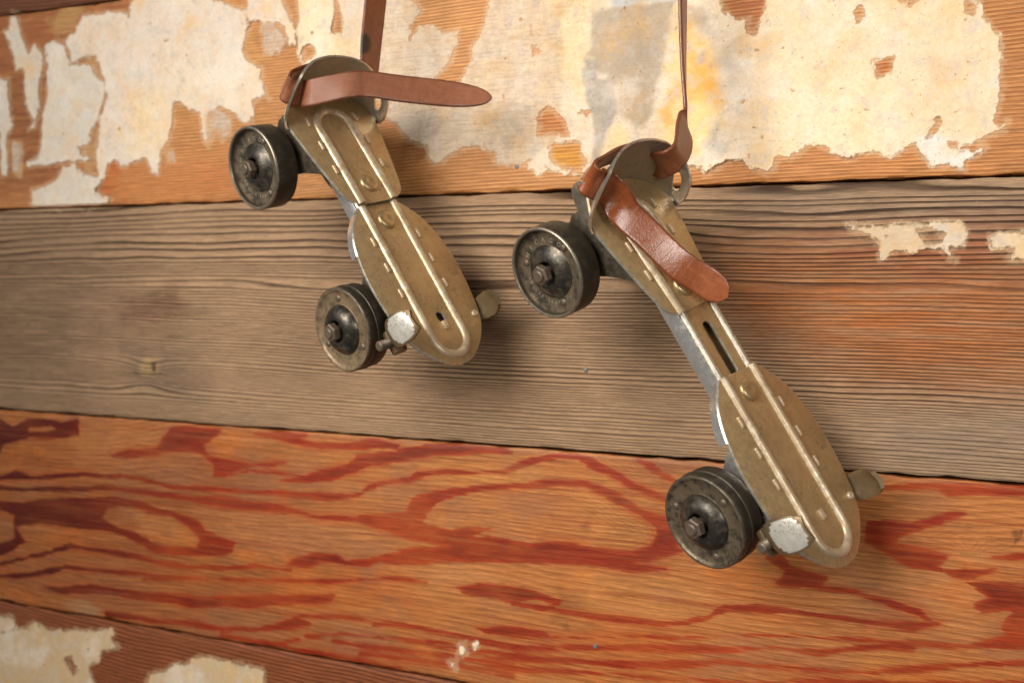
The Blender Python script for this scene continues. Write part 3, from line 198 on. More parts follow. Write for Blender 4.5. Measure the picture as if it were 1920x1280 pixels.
def wood(name, light, dark, ring_amt, ring_sharp, figure=None, weather=0.0, rough=.55, relief=.00025):
    g = NG(name); co = g.coord()
    tint = g.attr('tint', 'Color'); ta = g.attr('tint', 'Alpha')
    brk = g.noise(g.mapping(co, (16, 1, 170)), 1, 6, .62)
    ta = g.math('MULTIPLY', ta, g.step(brk, .36, .58, .55, 1.0))
    base = g.mix(ta, light, tint)
    blotch = g.noise(g.mapping(co, (9, 1, 30)), 1, 4)
    base = g.mix(g.step(blotch, .3, .7, .0, .28), base, tuple(c * .72 for c in light), 'MIX')
    # growth rings: smooth phase carried by the mesh, banded here
    wob = g.noise(g.mapping(co, (28, 1, 130)), 1, 3)
    ph = g.math('ADD', g.attr('phi'), g.math('MULTIPLY', g.math('SUBTRACT', wob, .5), .28 if weather else .55))
    fr = g.math('FRACT', ph)
    up = g.step(fr, ring_sharp, .86); dn = g.step(fr, .89, .97, 1, 0)
    ring = g.math('MULTIPLY', up, dn)
    idn = g.noise(g.mapping(co, (7, 1, 55)), 1, 3)
    ring = g.math('MULTIPLY', g.math('MULTIPLY', ring, g.step(idn, .32, .60, .5, 1.0)), g.attr('rstr'))
    fine = g.noise(g.mapping(co, (45, 1, 1500)), 1, 5, .6)
    fine2 = g.noise(g.mapping(co, (160, 1, 3600), (3, 0, 1)), 1, 3, .6)
    base = g.mix(1.0, base, g.step(fr, 0, 1, 1.10, .86), 'MULTIPLY')
    col = g.mix(g.math('MULTIPLY', ring, ring_amt), base, dark, 'MULTIPLY')
    figm = None
    if figure:
        fv = g.attr('fig')
        jag = g.noise(g.mapping(co, (40, 1, 520)), 1, 6, .68)
        cph = g.math('FRACT', g.math('ADD', g.math('MULTIPLY', fv, .42), g.math('MULTIPLY', wob, 2.2)))
        cl = g.math('MULTIPLY', g.math('MULTIPLY', g.step(cph, .35, .85), g.step(cph, .88, .98, 1, 0)), g.step(idn, .4, .7, .0, .5))
        col = g.mix(cl, col, lin((168, 88, 48)))
        st = g.noise(g.mapping(g.math('ADD', 0, 0), (1, 1, 1)), 1) if False else g.noise(g.mapping(co, (7, 1, 300), (6, 0, 1)), 1, 6, .62, 1.2)
        col = g.mix(g.step(st, .54, .66, 0, .5), col, lin((136, 54, 24)))
        st2 = g.noise(g.mapping(co, (5, 1, 170), (2, 0, 5)), 1, 5, .6, .8)
        col = g.mix(g.step(st2, .55, .7, 0, .35), col, lin((210, 150, 96)))
        wav = g.noise(g.mapping(co, (34, 1, 110), (7, 0, 3)), 1, 4, .6)
        fib_ = g.noise(g.mapping(co, (22, 1, 900), (3, 0, 6)), 1, 4, .6)
        fv = g.math('ADD', fv, g.math('ADD', g.math('MULTIPLY', g.math('SUBTRACT', jag, .5), 4.5), g.math('ADD', g.math('MULTIPLY', g.math('SUBTRACT', wav, .5), 4.0), g.math('MULTIPLY', g.math('SUBTRACT', fib_, .5), 3.0))))
        soft = g.step(g.noise(g.mapping(co, (14, 1, 70), (4, 0, 9)), 1, 4), .42, .62, -.5, -2.4)
        figm = g.step(fv, soft, .4)
        deep = g.math('MULTIPLY', g.step(fv, .2, 2.6), g.step(g.noise(g.mapping(co, (12, 1, 60), (5, 0, 2)), 1, 3), .35, .65, .2, 1))
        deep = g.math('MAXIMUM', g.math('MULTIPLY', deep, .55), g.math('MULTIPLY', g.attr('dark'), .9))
        fcol = g.mix(deep, figure[0], figure[1])
        fade = g.step(g.noise(g.mapping(co, (10, 1, 45), (1, 0, 7)), 1, 3), .25, .6, .8, 1.0)
        halo = g.math('MULTIPLY', g.step(g.math('ADD', fv, g.math('MULTIPLY', g.math('SUBTRACT', blotch, .5), 7.0)), -5.0, .3), g.step(blotch, .4, .62, .05, .5))
        col = g.mix(halo, col, lin((176, 80, 34)))
        fst = g.noise(g.mapping(co, (9, 1, 420), (5, 0, 2)), 1, 5, .62)
        fade = g.math('MULTIPLY', fade, g.step(fst, .36, .54, .72, 1.0))
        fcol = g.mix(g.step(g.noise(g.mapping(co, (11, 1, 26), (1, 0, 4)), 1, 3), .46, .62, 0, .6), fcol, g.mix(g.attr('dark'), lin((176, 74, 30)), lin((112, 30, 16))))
        hz = g.noise(g.mapping(co, (13, 1, 22), (8, 0, 5)), 1, 5, .62)
        col = g.mix(g.step(hz, .50, .64, 0, .42), col, lin((148, 100, 72)))
        col = g.mix(g.step(hz, .46, .34, 0, .4), col, lin((206, 112, 44)))
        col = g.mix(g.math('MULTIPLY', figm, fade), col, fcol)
    col = g.mix(1.0, col, g.step(fine, .34, .66, .72, 1.16), 'MULTIPLY')
    col = g.mix(1.0, col, g.step(fine2, .36, .64, .82, 1.10), 'MULTIPLY')
    # pores and short dark checks
    ck = g.noise(g.mapping(co, (30, 1, 900), (9, 0, 4)), 1, 2, .5)
    col = g.mix(g.step(ck, .66 if weather else .70, .78, 0, .75 if weather else .4), col, tuple(c * .25 for c in light))
    # pale scuffs
    sc = g.noise(g.mapping(co, (60, 1, 140), (2, 0, 3)), 1, 6, .7)
    col = g.mix(g.math('MULTIPLY', g.step(sc, .66, .76, 0, .3), 1.0), col, lin((214, 186, 150)))
    res = g.math('ADD', g.attr('res'), g.math('MULTIPLY', g.math('SUBTRACT', g.noise(g.mapping(co, (150, 1, 260)), 1, 6, .7), .5), 9.0))
    col = g.mix(g.step(res, -2.2, .8, 0, .36), col, lin((220, 190, 152)))
    h = g.math('SUBTRACT', g.math('MULTIPLY', fine, .5 + weather * .3), g.math('MULTIPLY', ring, .2 + weather))
    nrm = g.bump(h, relief, 1.0)
    r = g.math('ADD', rough, g.math('MULTIPLY', g.math('SUBTRACT', blotch, .5), .2))
    return g.done(col, r, 0, nrm, .22)

def paper_mat(name):
    g = NG(name); co = g.coord()
    tint = g.attr('tint', 'Color'); thin = g.attr('thin')
    n1 = g.noise(co, 55, 6, .65); n2 = g.noise(co, 420, 4, .7); n3 = g.noise(g.mapping(co, (900, 900, 350)), 1, 3, .6)
    col = g.mix(g.step(n1, .42, .74, 0, .5), tint, lin((232, 184, 118)))
    col = g.mix(g.step(g.noise(g.mapping(co, (1, 1, 1), (4, 2, 1)), 110, 5, .7), .48, .66, 0, .6), col, lin((204, 194, 184)))
    big = g.noise(g.mapping(co, (1, 1, 1), (2, 8, 5)), 26, 5, .62)
    col = g.mix(g.step(big, .50, .66, 0, .5), col, lin((240, 232, 220)))
    col = g.mix(g.step(big, .44, .30, 0, .5), col, lin((236, 190, 124)))
    col = g.mix(g.step(n2, .3, .7, .2, 0), col, lin((176, 142, 104)))
    scr = g.noise(g.mapping(co, (420, 1, 60), (3, 0, 8)), 1, 4, .6)
    col = g.mix(g.step(scr, .66, .74, 0, .35), col, lin((168, 140, 110)))
    sp = g.noise(co, 800, 2, .5)
    col = g.mix(g.step(sp, .66, .74, 0, .5), col, lin((120, 92, 66)))
    sp2 = g.noise(g.mapping(co, (1, 1, 1), (7, 1, 3)), 230, 3, .6)
    col = g.mix(g.step(sp2, .66, .72, 0, .65), col, lin((190, 128, 66)))
    edge = g.attr('edge')  # mm from the torn edge
    col = g.mix(g.step(edge, 1.8, .1, 0, .3), col, lin((226, 192, 146)))
    h = g.math('ADD', g.math('MULTIPLY', n1, 2.2), g.math('ADD', n2, g.math('MULTIPLY', n3, .5)))
    nrm = g.bump(h, .00035, .9)
    g.done(col, .85, 0, nrm, .2)
    fib = g.noise(g.mapping(co, (70, 1, 700)), 1, 4, .6)
    al = g.math('SUBTRACT', 1.0, g.math('MULTIPLY', thin, g.math('ADD', g.step(g.noise(co, 90, 5, .65), .3, .7, .55, 1.25), g.step(fib, .45, .62, -.15, .3))), clamp=True)
    feather = g.step(g.math('ADD', edge, g.math('MULTIPLY', g.math('SUBTRACT', n2, .5), 2.2)), -.4, 1.1)
    g.put(g.b.inputs['Alpha'], g.math('MULTIPLY', al, feather))
    return g.m

def metal(name, col, rough, met, rust=(.10, .05, .02), rust_amt=.5, speck=.6, wear=None, wear_amt=0, bump=.00012, scale=1.0):
    g = NG(name); co = g.coord()
    n1 = g.noise(co, 60 * scale, 5, .6); n2 = g.noise(co, 330 * scale, 4, .65); n3 = g.noise(g.mapping(co, (1, 1, 1), (3, 1, 2)), 700 * scale, 2, .5)
    c = g.mix(g.step(n1, .3, .7, 0, .45), col, tuple(v * .68 for v in col))
    c = g.mix(g.step(n2, .3, .7, 0, .18), c, tuple(min(1, v * 1.5) for v in col))
    if wear: c = g.mix(g.step(g.noise(g.mapping(co, (1, 1, 1), (8, 5, 2)), 150, 5, .7), .45, .62, 0, wear_amt), c, wear)
    rm = g.math('MULTIPLY', g.step(g.noise(g.mapping(co, (1, 1, 1), (1, 4, 6)), 130 * scale, 6, .7), .56, .68, 0, rust_amt), 1.0)
    c = g.mix(rm, c, rust)
    clus = g.step(g.noise(g.mapping(co, (1, 1, 1), (6, 2, 9)), 45, 4, .6), .36, .64, .60, .82)
    sp = g.math('MULTIPLY', g.step(g.math('SUBTRACT', n3, clus), -.02, .03), speck); c = g.mix(sp, c, tuple(v * .6 for v in rust))
    mp = g.t.nodes.new('ShaderNodeMapping'); g.put(mp.inputs['Vector'], co); mp.inputs['Rotation'].default_value = (.4, .2, .7); mp.inputs['Scale'].default_value = (40, 1500, 300)
    scr = g.step(g.noise(mp.outputs[0], 1, 2, .5), .68, .76, 0, .45); c = g.mix(scr, c, tuple(min(1, v * 1.7 + .05) for v in col))
    r = g.math('ADD', g.math('ADD', rough, g.math('MULTIPLY', rm, .25)), g.step(n2, .3, .7, -.07, .1))
    h = g.math('SUBTRACT', g.math('MULTIPLY', n2, .6), g.math('MULTIPLY', sp, 1.0))
    mt = g.math('SUBTRACT', met, g.math('MULTIPLY', rm, met * .8))
    return g.done(c, r, mt, g.bump(h, bump, .7))

def leather(name, col, spot=None):
    g = NG(name); co = g.coord()
    n1 = g.noise(co, 45, 5, .6); v = g.voronoi(co, 1500); n2 = g.noise(co, 260, 5, .65)
    fl = g.attr('flesh')
    c = g.mix(g.step(n1, .3, .7, 0, .5), col, tuple(x * .62 for x in col))
    c = g.mix(g.math('MULTIPLY', fl, .85), c, lin((146, 88, 56)))
    c = g.mix(g.math('MULTIPLY', g.attr('tip_sheen'), .45), c, lin((168, 102, 66)))  # pale sheen toward the strap's end, painted into the colour
    c = g.mix(g.step(n2, .32, .68, .3, 0), c, tuple(x * .45 for x in col))
    c = g.mix(g.step(n2, .6, .8, 0, .25), c, lin((176, 120, 88)))
    c = g.mix(g.math('MULTIPLY', g.attr('rim'), .55), c, tuple(x * .35 for x in col))
    if spot is not None:
        d = g.t.nodes.new('ShaderNodeVectorMath'); d.operation = 'DISTANCE'; g.put(d.inputs[0], co); d.inputs[1].default_value = spot
        dd = g.math('ADD', d.outputs['Value'], g.math('MULTIPLY', g.math('SUBTRACT', n2, .5), .004))
        c = g.mix(g.step(dd, .0072, .004, 0, .88), c, (.012, .010, .008))
    cv = g.t.nodes.new('ShaderNodeCombineXYZ'); g.put(cv.inputs[0], g.attr('along')); g.put(cv.inputs[1], g.attr('across'))
    crease = g.noise(g.mapping(cv.outputs[0], (.55, .07, 1)), 1, 5, .62, .6); wear_ = g.noise(g.mapping(cv.outputs[0], (.05, .4, 1)), 1, 5, .65)
    c = g.mix(g.step(crease, .6, .74, 0, .3), c, tuple(x * .4 for x in col)); c = g.mix(g.step(wear_, .5, .7, 0, .3), c, lin((176, 112, 68)))
    h = g.math('SUBTRACT', g.math('ADD', g.math('MULTIPLY', v, .6), n2), g.math('MULTIPLY', g.step(crease, .5, .75), .9))
    r = g.math('ADD', g.math('MULTIPLY', fl, .32), g.step(n2, .3, .7, .15, .25))
    g.b.inputs['Coat Weight'].default_value = .25; g.b.inputs['Coat Roughness'].default_value = .16
    return g.done(c, r, 0, g.bump(h, .00012, .6), .5)

M_PLANK = [wood('plank_brown', lin((120, 72, 48)), (.45, .36, .30), .8, .3),
           wood('plank_fir', lin((206, 146, 90)), (.66, .46, .32), .8, .35, relief=.00015),
           wood('plank_weathered', lin((176, 142, 110)), (.22, .18, .16), 1.0, .5, weather=1.0, rough=.68, relief=.00045),
           wood('plank_flame', lin((188, 120, 66)), (.74, .52, .38), .35, .3, figure=(lin((150, 46, 20)), lin((70, 15, 10))), rough=.46, relief=.00015),
           wood('plank_red', lin((150, 86, 52)), (.34, .22, .16), .85, .3)]
M_PAPER = paper_mat('torn_paper')
g = NG('dark_gap'); M_GAP = g.done((.012, .009, .007), .9)
GOLD = (.52, .365, .185)
M_GOLD = metal('gold_lacquer', GOLD, .38, .6, rust=(.17, .105, .05), rust_amt=.45, speck=.5, wear=(.36, .245, .13), wear_amt=.35)
M_GOLD2 = metal('gold_lacquer_rubbed', (.55, .43, .28), .40, .5, rust=(.16, .09, .04), rust_amt=.35, speck=.4, wear=(.74, .63, .48), wear_amt=.8)
M_RIVET = metal('gold_rivet', (.50, .36, .19), .33, .75, rust=(.16, .10, .05), rust_amt=.4, speck=.4)
M_EDGE = metal('bare_edge', (.72, .66, .55), .32, .85, rust=(.2, .12, .06), rust_amt=.3, speck=.3)
M_RIM = metal('worn_rim', (.30, .26, .20), .38, .8)
M_STEEL = metal('plated_steel', (.82, .80, .77), .20, .85, rust=(.34, .27, .19), rust_amt=.2, speck=.12, bump=.00005)
M_CUP = metal('cup_inside', (.44, .38, .285), .36, .7, rust=(.10, .06, .03), rust_amt=.3, speck=.4)
M_DARK = metal('dark_steel', (.085, .07, .05), .48, .6, rust=(.10, .055, .025), rust_amt=.6, speck=.5, wear=(.3, .24, .16), wear_amt=.3)
M_TREAD = metal('worn_tread', (.055, .044, .03), .5, .6, rust=(.09, .055, .03), rust_amt=.5, speck=.6, wear=(.12, .095, .062), wear_amt=.4)
M_FACE = metal('brass_wheel_face', (.30, .21, .12), .5, .5, rust=(.07, .05, .03), rust_amt=.7, speck=.4, wear=(.08, .06, .04), wear_amt=.6)
M_FACE2 = metal('grey_wheel_face', (.20, .15, .095), .45, .6, rust=(.05, .04, .028), rust_amt=.85, speck=.4, wear=(.045, .04, .034), wear_amt=.85)
M_HUB = metal('hub_steel', (.06, .055, .047), .33, .75, rust=(.12, .08, .045), rust_amt=.55, speck=.4, wear=(.26, .21, .15), wear_amt=.5)
M_NUT = metal('rusty_nut', (.17, .13, .095), .5, .6, rust=(.14, .07, .035), rust_amt=.7, speck=.4)
M_CHROME = metal('bright_clamp', (.84, .79, .70), .30, .6, rust=(.26, .17, .09), rust_amt=.55, speck=.55)
M_BROWN = metal('clamp_brown', (.22, .155, .085), .48, .6, rust=(.12, .06, .03), rust_amt=.6, speck=.5)
M_NAIL = metal('nail_steel', (.20, .185, .17), .6, .5)
M_LEATHER1 = leather('leather_dark', lin((124, 58, 28)), spot=(-.3420, -.0480, .1660))
M_LEATHER2 = leather('leather_tan', lin((148, 76, 38)))

# ------------------------------------------------------------------ numeric fields for the wall
def vnoise(x, z, sx, sz, seed, octaves=1):
    """smooth value noise, feature size sx, sz (mm)"""
    tot = np.zeros_like(x); amp = 1.0; nrm = 0
    for o in range(octaves):
        R = np.random.RandomState(seed + 31 * o); n = 256; L = R.rand(n, n)
        u = x / sx * 2 ** o + 100.37 * (o + 1); v = z / sz * 2 ** o + 53.11 * (o + 1)
        iu = np.floor(u).astype(int); iv = np.floor(v).astype(int); fu = u - iu; fv = v - iv
        fu = fu * fu * (3 - 2 * fu); fv = fv * fv * (3 - 2 * fv)
        a = L[iu % n, iv % n]; b = L[(iu + 1) % n, iv % n]; c = L[iu % n, (iv + 1) % n]; d = L[(iu + 1) % n, (iv + 1) % n]
        tot += amp * ((a * (1 - fu) + b * fu) * (1 - fv) + (c * (1 - fu) + d * fu) * fv); nrm += amp; amp *= .5
    return tot / nrm - .5
def seg_dist(x, z, a, b):
    ax, az = a[0], a[1]; dx, dz = b[0] - ax, b[1] - az; L = dx * dx + dz * dz + 1e-12
    t = np.clip(((x - ax) * dx + (z - az) * dz) / L, 0, 1)
    return np.hypot(x - ax - t * dx, z - az - t * dz), t
def poly_sdf(x, z, P, margin=30.0):
    """positive inside, mm; only worked out near the polygon"""
    P = np.array([p[:2] for p in P]); out = np.full(x.shape, -margin)
    lo = P.min(0) - margin; hi = P.max(0) + margin
    m = (x > lo[0]) & (x < hi[0]) & (z > lo[1]) & (z < hi[1])
    if not m.any(): return out
    xs, zs = x[m], z[m]; d = np.full(xs.shape, 1e9); ins = np.zeros(xs.shape, bool); n = len(P)
    for i in range(n):
        a, b = P[i], P[(i + 1) % n]; d = np.minimum(d, seg_dist(xs, zs, a, b)[0])
        c = ((a[1] > zs) != (b[1] > zs)); dz = b[1] - a[1]
        if abs(dz) > 1e-9: ins ^= c & (xs < (b[0] - a[0]) * (zs - a[1]) / dz + a[0])
    out[m] = np.maximum(np.where(ins, d, -d), -margin); return out
def line_sdf(x, z, P, margin=30.0):
    out = np.full(x.shape, -margin)
    for a, b in zip(P[:-1], P[1:]):
        lo = np.minimum(a[:2], b[:2]) - margin; hi = np.maximum(a[:2], b[:2]) + margin
        m = (x > lo[0]) & (x < hi[0]) & (z > lo[1]) & (z < hi[1])
        if m.any():
            d, t = seg_dist(x[m], z[m], a, b); out[m] = np.maximum(out[m], .5 * (a[2] + (b[2] - a[2]) * t) - d)
    return out
def sstep(v, a, b): t = np.clip((v - a) / (b - a), 0, 1); return t * t * (3 - 2 * t)
def layered_tint(x, z, layers, base, base_a, seed):
    rgb = np.tile(np.array(base), (x.size, 1)); al = np.full(x.size, base_a); xf, zf = x.ravel(), z.ravel()
    jit = vnoise(xf, zf, 9, 6, seed, 3) * 2
    for col, st, soft, P in layers:
        s = poly_sdf(xf, zf, P, 3 * soft + 6); w = st * sstep(s + jit * min(soft, 5) * 1.3, -soft, soft)
        w = np.clip(w, 0, 1); na = w + al * (1 - w); k = np.where(na > 1e-6, w / np.maximum(na, 1e-6), 0)[:, None]
        rgb = rgb * (1 - k) + np.array(lin(col)) * k; al = na
    return rgb, al
def set_float(me, name, arr):
    a = me.attributes.new(name, 'FLOAT', 'POINT'); a.data.foreach_set('value', np.asarray(arr, np.float32).ravel())
def set_color(me, name, rgb, al):
    a = me.attributes.new(name, 'FLOAT_COLOR', 'POINT'); a.data.foreach_set('color', np.c_[rgb, al].astype(np.float32).ravel())

# ------------------------------------------------------------------ wall of planks
X0, X1 = -860.0, 180.0
SEAMS = [379.0, 231.2, 82.6, -70.0, -217.0, -365.0]
bm = bmesh.new(); box_bm(bm, X0 - 5, X1 + 5, 13, 32, SEAMS[-1] - 5, SEAMS[0] + 5)
wall = bm_obj('wall', bm, M_GAP); tag(wall, 'old plank wall with torn paper remnants behind the skates', kind='structure')

def plank(i):
    z1, z0 = SEAMS[i] - .9, SEAMS[i + 1] + .9
    step = 1.4 if 0 < i < 4 else 2.2
    nx = int((X1 - X0) / step); nz = max(4, int((z1 - z0) / step))
    xs = np.linspace(X0, X1, nx + 1); zs = np.linspace(z0, z1, nz + 1)
    xg, zg = np.meshgrid(xs, zs, indexing='ij'); xf, zf = xg.ravel(), zg.ravel()
    # eased and slightly chipped long edges
    e = np.minimum(zf - z0, z1 - zf); chip = .8 + 1.8 * np.clip(vnoise(xf, zf * 0 + i, 14, 9, 50 + i, 3) * 2, 0, 1)
    y = np.where(e < chip, (chip - e) ** 2 / chip * .8, 0) + .25 * vnoise(xf, zf, 120, 60, 5 + i)
    y += (.5, 0, .35, 0, .4)[i]
    if 0 < i: zf = zf + np.where(zf >= z1 - 1e-6, 1.1 * vnoise(xf, xf * 0, 11, 1, 90 + i, 2), 0)
    if i < 4: zf = zf + np.where(zf <= z0 + 1e-6, 1.1 * vnoise(xf, xf * 0, 13, 1, 70 + i, 2), 0)
    V = np.c_[xf, y, zf]; n1 = nz + 1
    ii, jj = np.meshgrid(np.arange(nx), np.arange(nz), indexing='ij'); a = (ii * n1 + jj).ravel()
    F = np.c_[a, a + n1, a + n1 + 1, a + 1].tolist()
    nb = len(V)   # sides and back
    per = [k * n1 for k in range(nx + 1)] + [nx * n1 + k for k in range(1, n1)] + [k * n1 + nz for k in range(nx - 1, -1, -1)] + [k for k in range(nz - 1, 0, -1)]
    B = V[per].copy(); B[:, 1] = 12.8; V2 = np.vstack([V, B]); m = len(per)
    F += [(per[(k + 1) % m], per[k], nb + k, nb + (k + 1) % m) for k in range(m)]
    me = bpy.data.meshes.new('plank'); me.from_pydata((V2 * MM).tolist(), [], F); me.materials.append(M_PLANK[i])
    me.polygons.foreach_set('use_smooth', [True] * len(me.polygons)); me.set_sharp_from_angle(angle=math.radians(50)); me.update()
    xa, za = V2[:, 0], V2[:, 2]
    w1 = vnoise(xa, za, 210, 60, 11 + i, 2); w2 = vnoise(xa, za, 70, 30, 17 + i, 2)
    if i == 2:
        t = (za + 70) / 152.0
                # integrate spacing so that rings stay continuous
        tt = np.linspace(-.3, 1.3, 400); cum = np.cumsum(1 / (2.0 + 2.4 * sstep(tt, .5, .97))) * (tt[1] - tt[0]) * 152
        phi = np.interp(t, tt, cum) + w1 * 2.6 + w2 * .8 + 2.4 * vnoise(xa, za, 900, 11, 23) + 1.0 * vnoise(xa, za, 500, 5, 29) + .003 * xa * .4
        kd = np.hypot((xa + 548) / 1.9, za + 37.5); phi += 2.2 * np.exp(-(kd / 11) ** 2) * np.sign(za + 37.5)
    elif i == 1: phi = za / 2.1 + w1 * 4 + w2 * 1.2 - .01 * xa
    elif i == 3: phi = za / 3.2 + w1 * 7 + w2 * 2.5
    else: phi = za / 2.9 + w1 * 4 + w2 * 1.6 + .012 * xa
    set_float(me, 'phi', phi)
    set_float(me, 'rstr', np.clip(.85 + .3 * sstep(za, -10, 55) + .7 * vnoise(xa, za, 160, 22, 33, 2), .4, 1.15) if i == 2 else np.ones(xa.shape))
    rs = np.full(xa.shape, -30.0)
    for op, th_, P in D_PAPER:
        q = poly_sdf(xa, za, P, 14); rs = np.maximum(rs, q) if op > 0 else np.minimum(rs, -q)
    set_float(me, 'res', rs)
    rgb, al = layered_tint(xa, za, [l for l in D_FILM_SHADE if z0 < sum(p[1] for p in l[3]) / len(l[3]) < z1], (.3, .2, .1), 0.0, 40 + i)  # film and stain tints; dimmer light at the left ends is painted in too
    set_color(me, 'tint', rgb, al)
    if i == 3:
        f = np.full(xa.shape, -30.0); dk = np.zeros(xa.shape)
        for P in D_FIG: f = np.maximum(f, poly_sdf(xa, za, P))
        for P in D_FHOLE: f = np.minimum(f, -poly_sdf(xa, za, P))
        for P in D_LINES: f = np.maximum(f, line_sdf(xa, za, P))
        # beyond what the photograph shows, contours of the same kind go on
        out = sstep(xa, 20, 45) + sstep(-xa, 712, 735) + sstep(-za, 214, 218)
        hfield = vnoise(xa, za, 190, 34, 77, 2) * 9; bands = 3.0 - 9 * np.abs(hfield - np.round(hfield))
        f = f * (1 - np.clip(out, 0, 1)) + bands * np.clip(out, 0, 1)
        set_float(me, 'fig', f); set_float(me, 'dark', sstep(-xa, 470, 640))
    o = link(bpy.data.objects.new('plank', me), wall)
    return o
PLANKS = [plank(i) for i in range(5)]
for k, t in enumerate(('dark brown plank, only its corner in view', 'orange fir plank mostly covered by torn cream paper', 'grey weathered plank with fine dark grain', 'waxed plank with red flame grain', 'reddish brown plank with paper scraps')): PLANKS[k]['label'] = t

# ------------------------------------------------------------------ torn paper: outlines turned to ragged sheets with holes
def build_paper():
    st = .95; xs = np.arange(-790, 60, st); zs = np.arange(-300, 262, st)
    xg, zg = np.meshgrid(xs, zs, indexing='ij'); f = np.full(xg.shape, -30.0); thin = np.zeros(xg.shape)
    rag = 3.4 * vnoise(xg, zg, 7, 9, 3, 3) + 1.6 * vnoise(xg, zg, 2.2, 3.0, 9, 2)
    for op, th, P in D_PAPER:
        s = poly_sdf(xg, zg, P, 12); s = s + rag * (1.0 if abs(s).max() > 4 else .4)
        if op > 0:
            new = s > f; thin = np.where(new & (s > -2), th * 1.0, thin); f = np.maximum(f, s)
        else: f = np.minimum(f, -s)
    # soften the joins between thin film and full paper
    for _ in range(3):
        t2 = thin.copy(); t2[1:-1, 1:-1] = (thin[1:-1, 1:-1] * 2 + thin[:-2, 1:-1] + thin[2:, 1:-1] + thin[1:-1, :-2] + thin[1:-1, 2:]) / 6; thin = t2
    # small flaked pinholes
    pin = vnoise(xg, zg, 5, 6, 21, 2); f = np.minimum(f, (.44 - pin) * 22)
    for s in SEAMS: f = np.minimum(f, np.abs(zg - s) - 1.6)
    inside = f > 0; nx, nz = f.shape
    verts = []; vid = {}; faces = []
    def corner(i, j):
        k = (0, i, j)
        if k not in vid: vid[k] = len(verts); verts.append((xs[i], zs[j], f[i, j], thin[i, j]))
        return vid[k]
    def cut(i, j, i2, j2):
        if (i2, j2) < (i, j): i, j, i2, j2 = i2, j2, i, j
        k = (1, i, j, i2, j2)
        if k not in vid:
            t = f[i, j] / (f[i, j] - f[i2, j2]); vid[k] = len(verts)
            verts.append((xs[i] + t * (xs[i2] - xs[i]), zs[j] + t * (zs[j2] - zs[j]), 0.0, thin[i, j]))
        return vid[k]
    cnt = inside[:-1, :-1].astype(int) + inside[1:, :-1] + inside[1:, 1:] + inside[:-1, 1:]
    for i, j in zip(*np.nonzero(cnt)):
        q = ((i, j), (i + 1, j), (i + 1, j + 1), (i, j + 1))
        if cnt[i, j] == 4: faces.append([corner(*c) for c in q]); continue
        poly = []
        for k in range(4):
            a, b = q[k], q[(k + 1) % 4]
            if inside[a]: poly.append(corner(*a))
            if inside[a] != inside[b]: poly.append(cut(a[0], a[1], b[0], b[1]))
        if len(poly) > 2: faces.append(poly)
    # connected pieces
    par = list(range(len(verts)))
    def find(a):
        while par[a] != a: par[a] = par[par[a]]; a = par[a]
        return a
    for fc in faces:
        r = find(fc[0])
        for v in fc[1:]: par[find(v)] = r
    comps = {}
    for fc in faces: comps.setdefault(find(fc[0]), []).append(fc)
    V = np.array(verts)
    curl = vnoise(V[:, 0], V[:, 1], 22, 26, 61, 2); lift = np.clip(vnoise(V[:, 0], V[:, 1], 30, 24, 66, 2) * 2, 0, 1)
    h = .22 + .2 * curl + np.exp(-np.maximum(V[:, 2], 0) / 2.4) * np.clip(lift - .15, 0, 1) * 3.0
    jt = vnoise(V[:, 0], V[:, 1], 5, 6, 81, 3) * 3
    for col_, st_, soft_, P_ in D_PTINT:
        if soft_ <= 3: h = h + .28 * sstep(poly_sdf(V[:, 0], V[:, 1], P_, 8) + jt, -.5, .5)
    rgb, al = layered_tint(V[:, 0], V[:, 1], D_PTINT, lin((240, 222, 196)), 1.0, 4)  # dimmer light on the lower-left scraps is painted into their tint
    for fcs in comps.values():
        if len(fcs) < 5: continue
        ids = sorted({v for fc in fcs for v in fc}); mp = {v: k for k, v in enumerate(ids)}; n = len(ids); sub = V[ids]
        zc = sub[:, 1].mean(); pi = next(k for k in range(5) if SEAMS[k] >= zc > SEAMS[k + 1])
        yb = (.5, 0, .35, 0, .4)[pi]
        Pv = np.c_[sub[:, 0], yb - h[ids] - .12, sub[:, 1]]
        FF = [[mp[v] for v in fc] for fc in fcs]
        edges = {}
        for fc in FF:
            for a, b in zip(fc, fc[1:] + fc[:1]): edges[(a, b)] = 1
        bd = [(a, b) for (a, b) in edges if (b, a) not in edges]
        low = {}; extra = []
        for a, b in bd:
            for v in (a, b):
                if v not in low: low[v] = n + len(extra); extra.append(v)
        Pl = Pv[extra].copy()
        if len(extra): Pl[:, 1] = yb + .3
        FF += [[b, a, low[a], low[b]] for a, b in bd]
        me = bpy.data.meshes.new('paper_remnant'); me.from_pydata((np.vstack([Pv, Pl]) * MM).tolist(), [], FF); me.materials.append(M_PAPER)
        idx = ids + [ids[v] for v in extra]
        set_color(me, 'tint', rgb[idx], al[idx]); set_float(me, 'thin', V[idx, 3]); set_float(me, 'edge', V[idx, 2])
        me.polygons.foreach_set('use_smooth', [True] * len(me.polygons)); me.set_sharp_from_angle(angle=math.radians(60)); me.update()
        link(bpy.data.objects.new('paper_remnant', me), PLANKS[pi])
build_paper()

# nail heads set in the planks
nail_me = None
for x, z, r in D_NAILS:
    pi = next(k for k in range(5) if SEAMS[k] >= z > SEAMS[k + 1])
    if nail_me is None:
        o = lathe('nail_head', [(0, .4), (.7, .36), (1.3, .2), (1.5, -.6)], M_NAIL, PLANKS[pi], 14); nail_me = o.data
    else: o = link(bpy.data.objects.new('nail_head', nail_me), PLANKS[pi])
    o.matrix_local = Matrix.Translation((x * MM, -.0002, z * MM)) @ Matrix.Rotation(math.radians(90), 4, 'X')

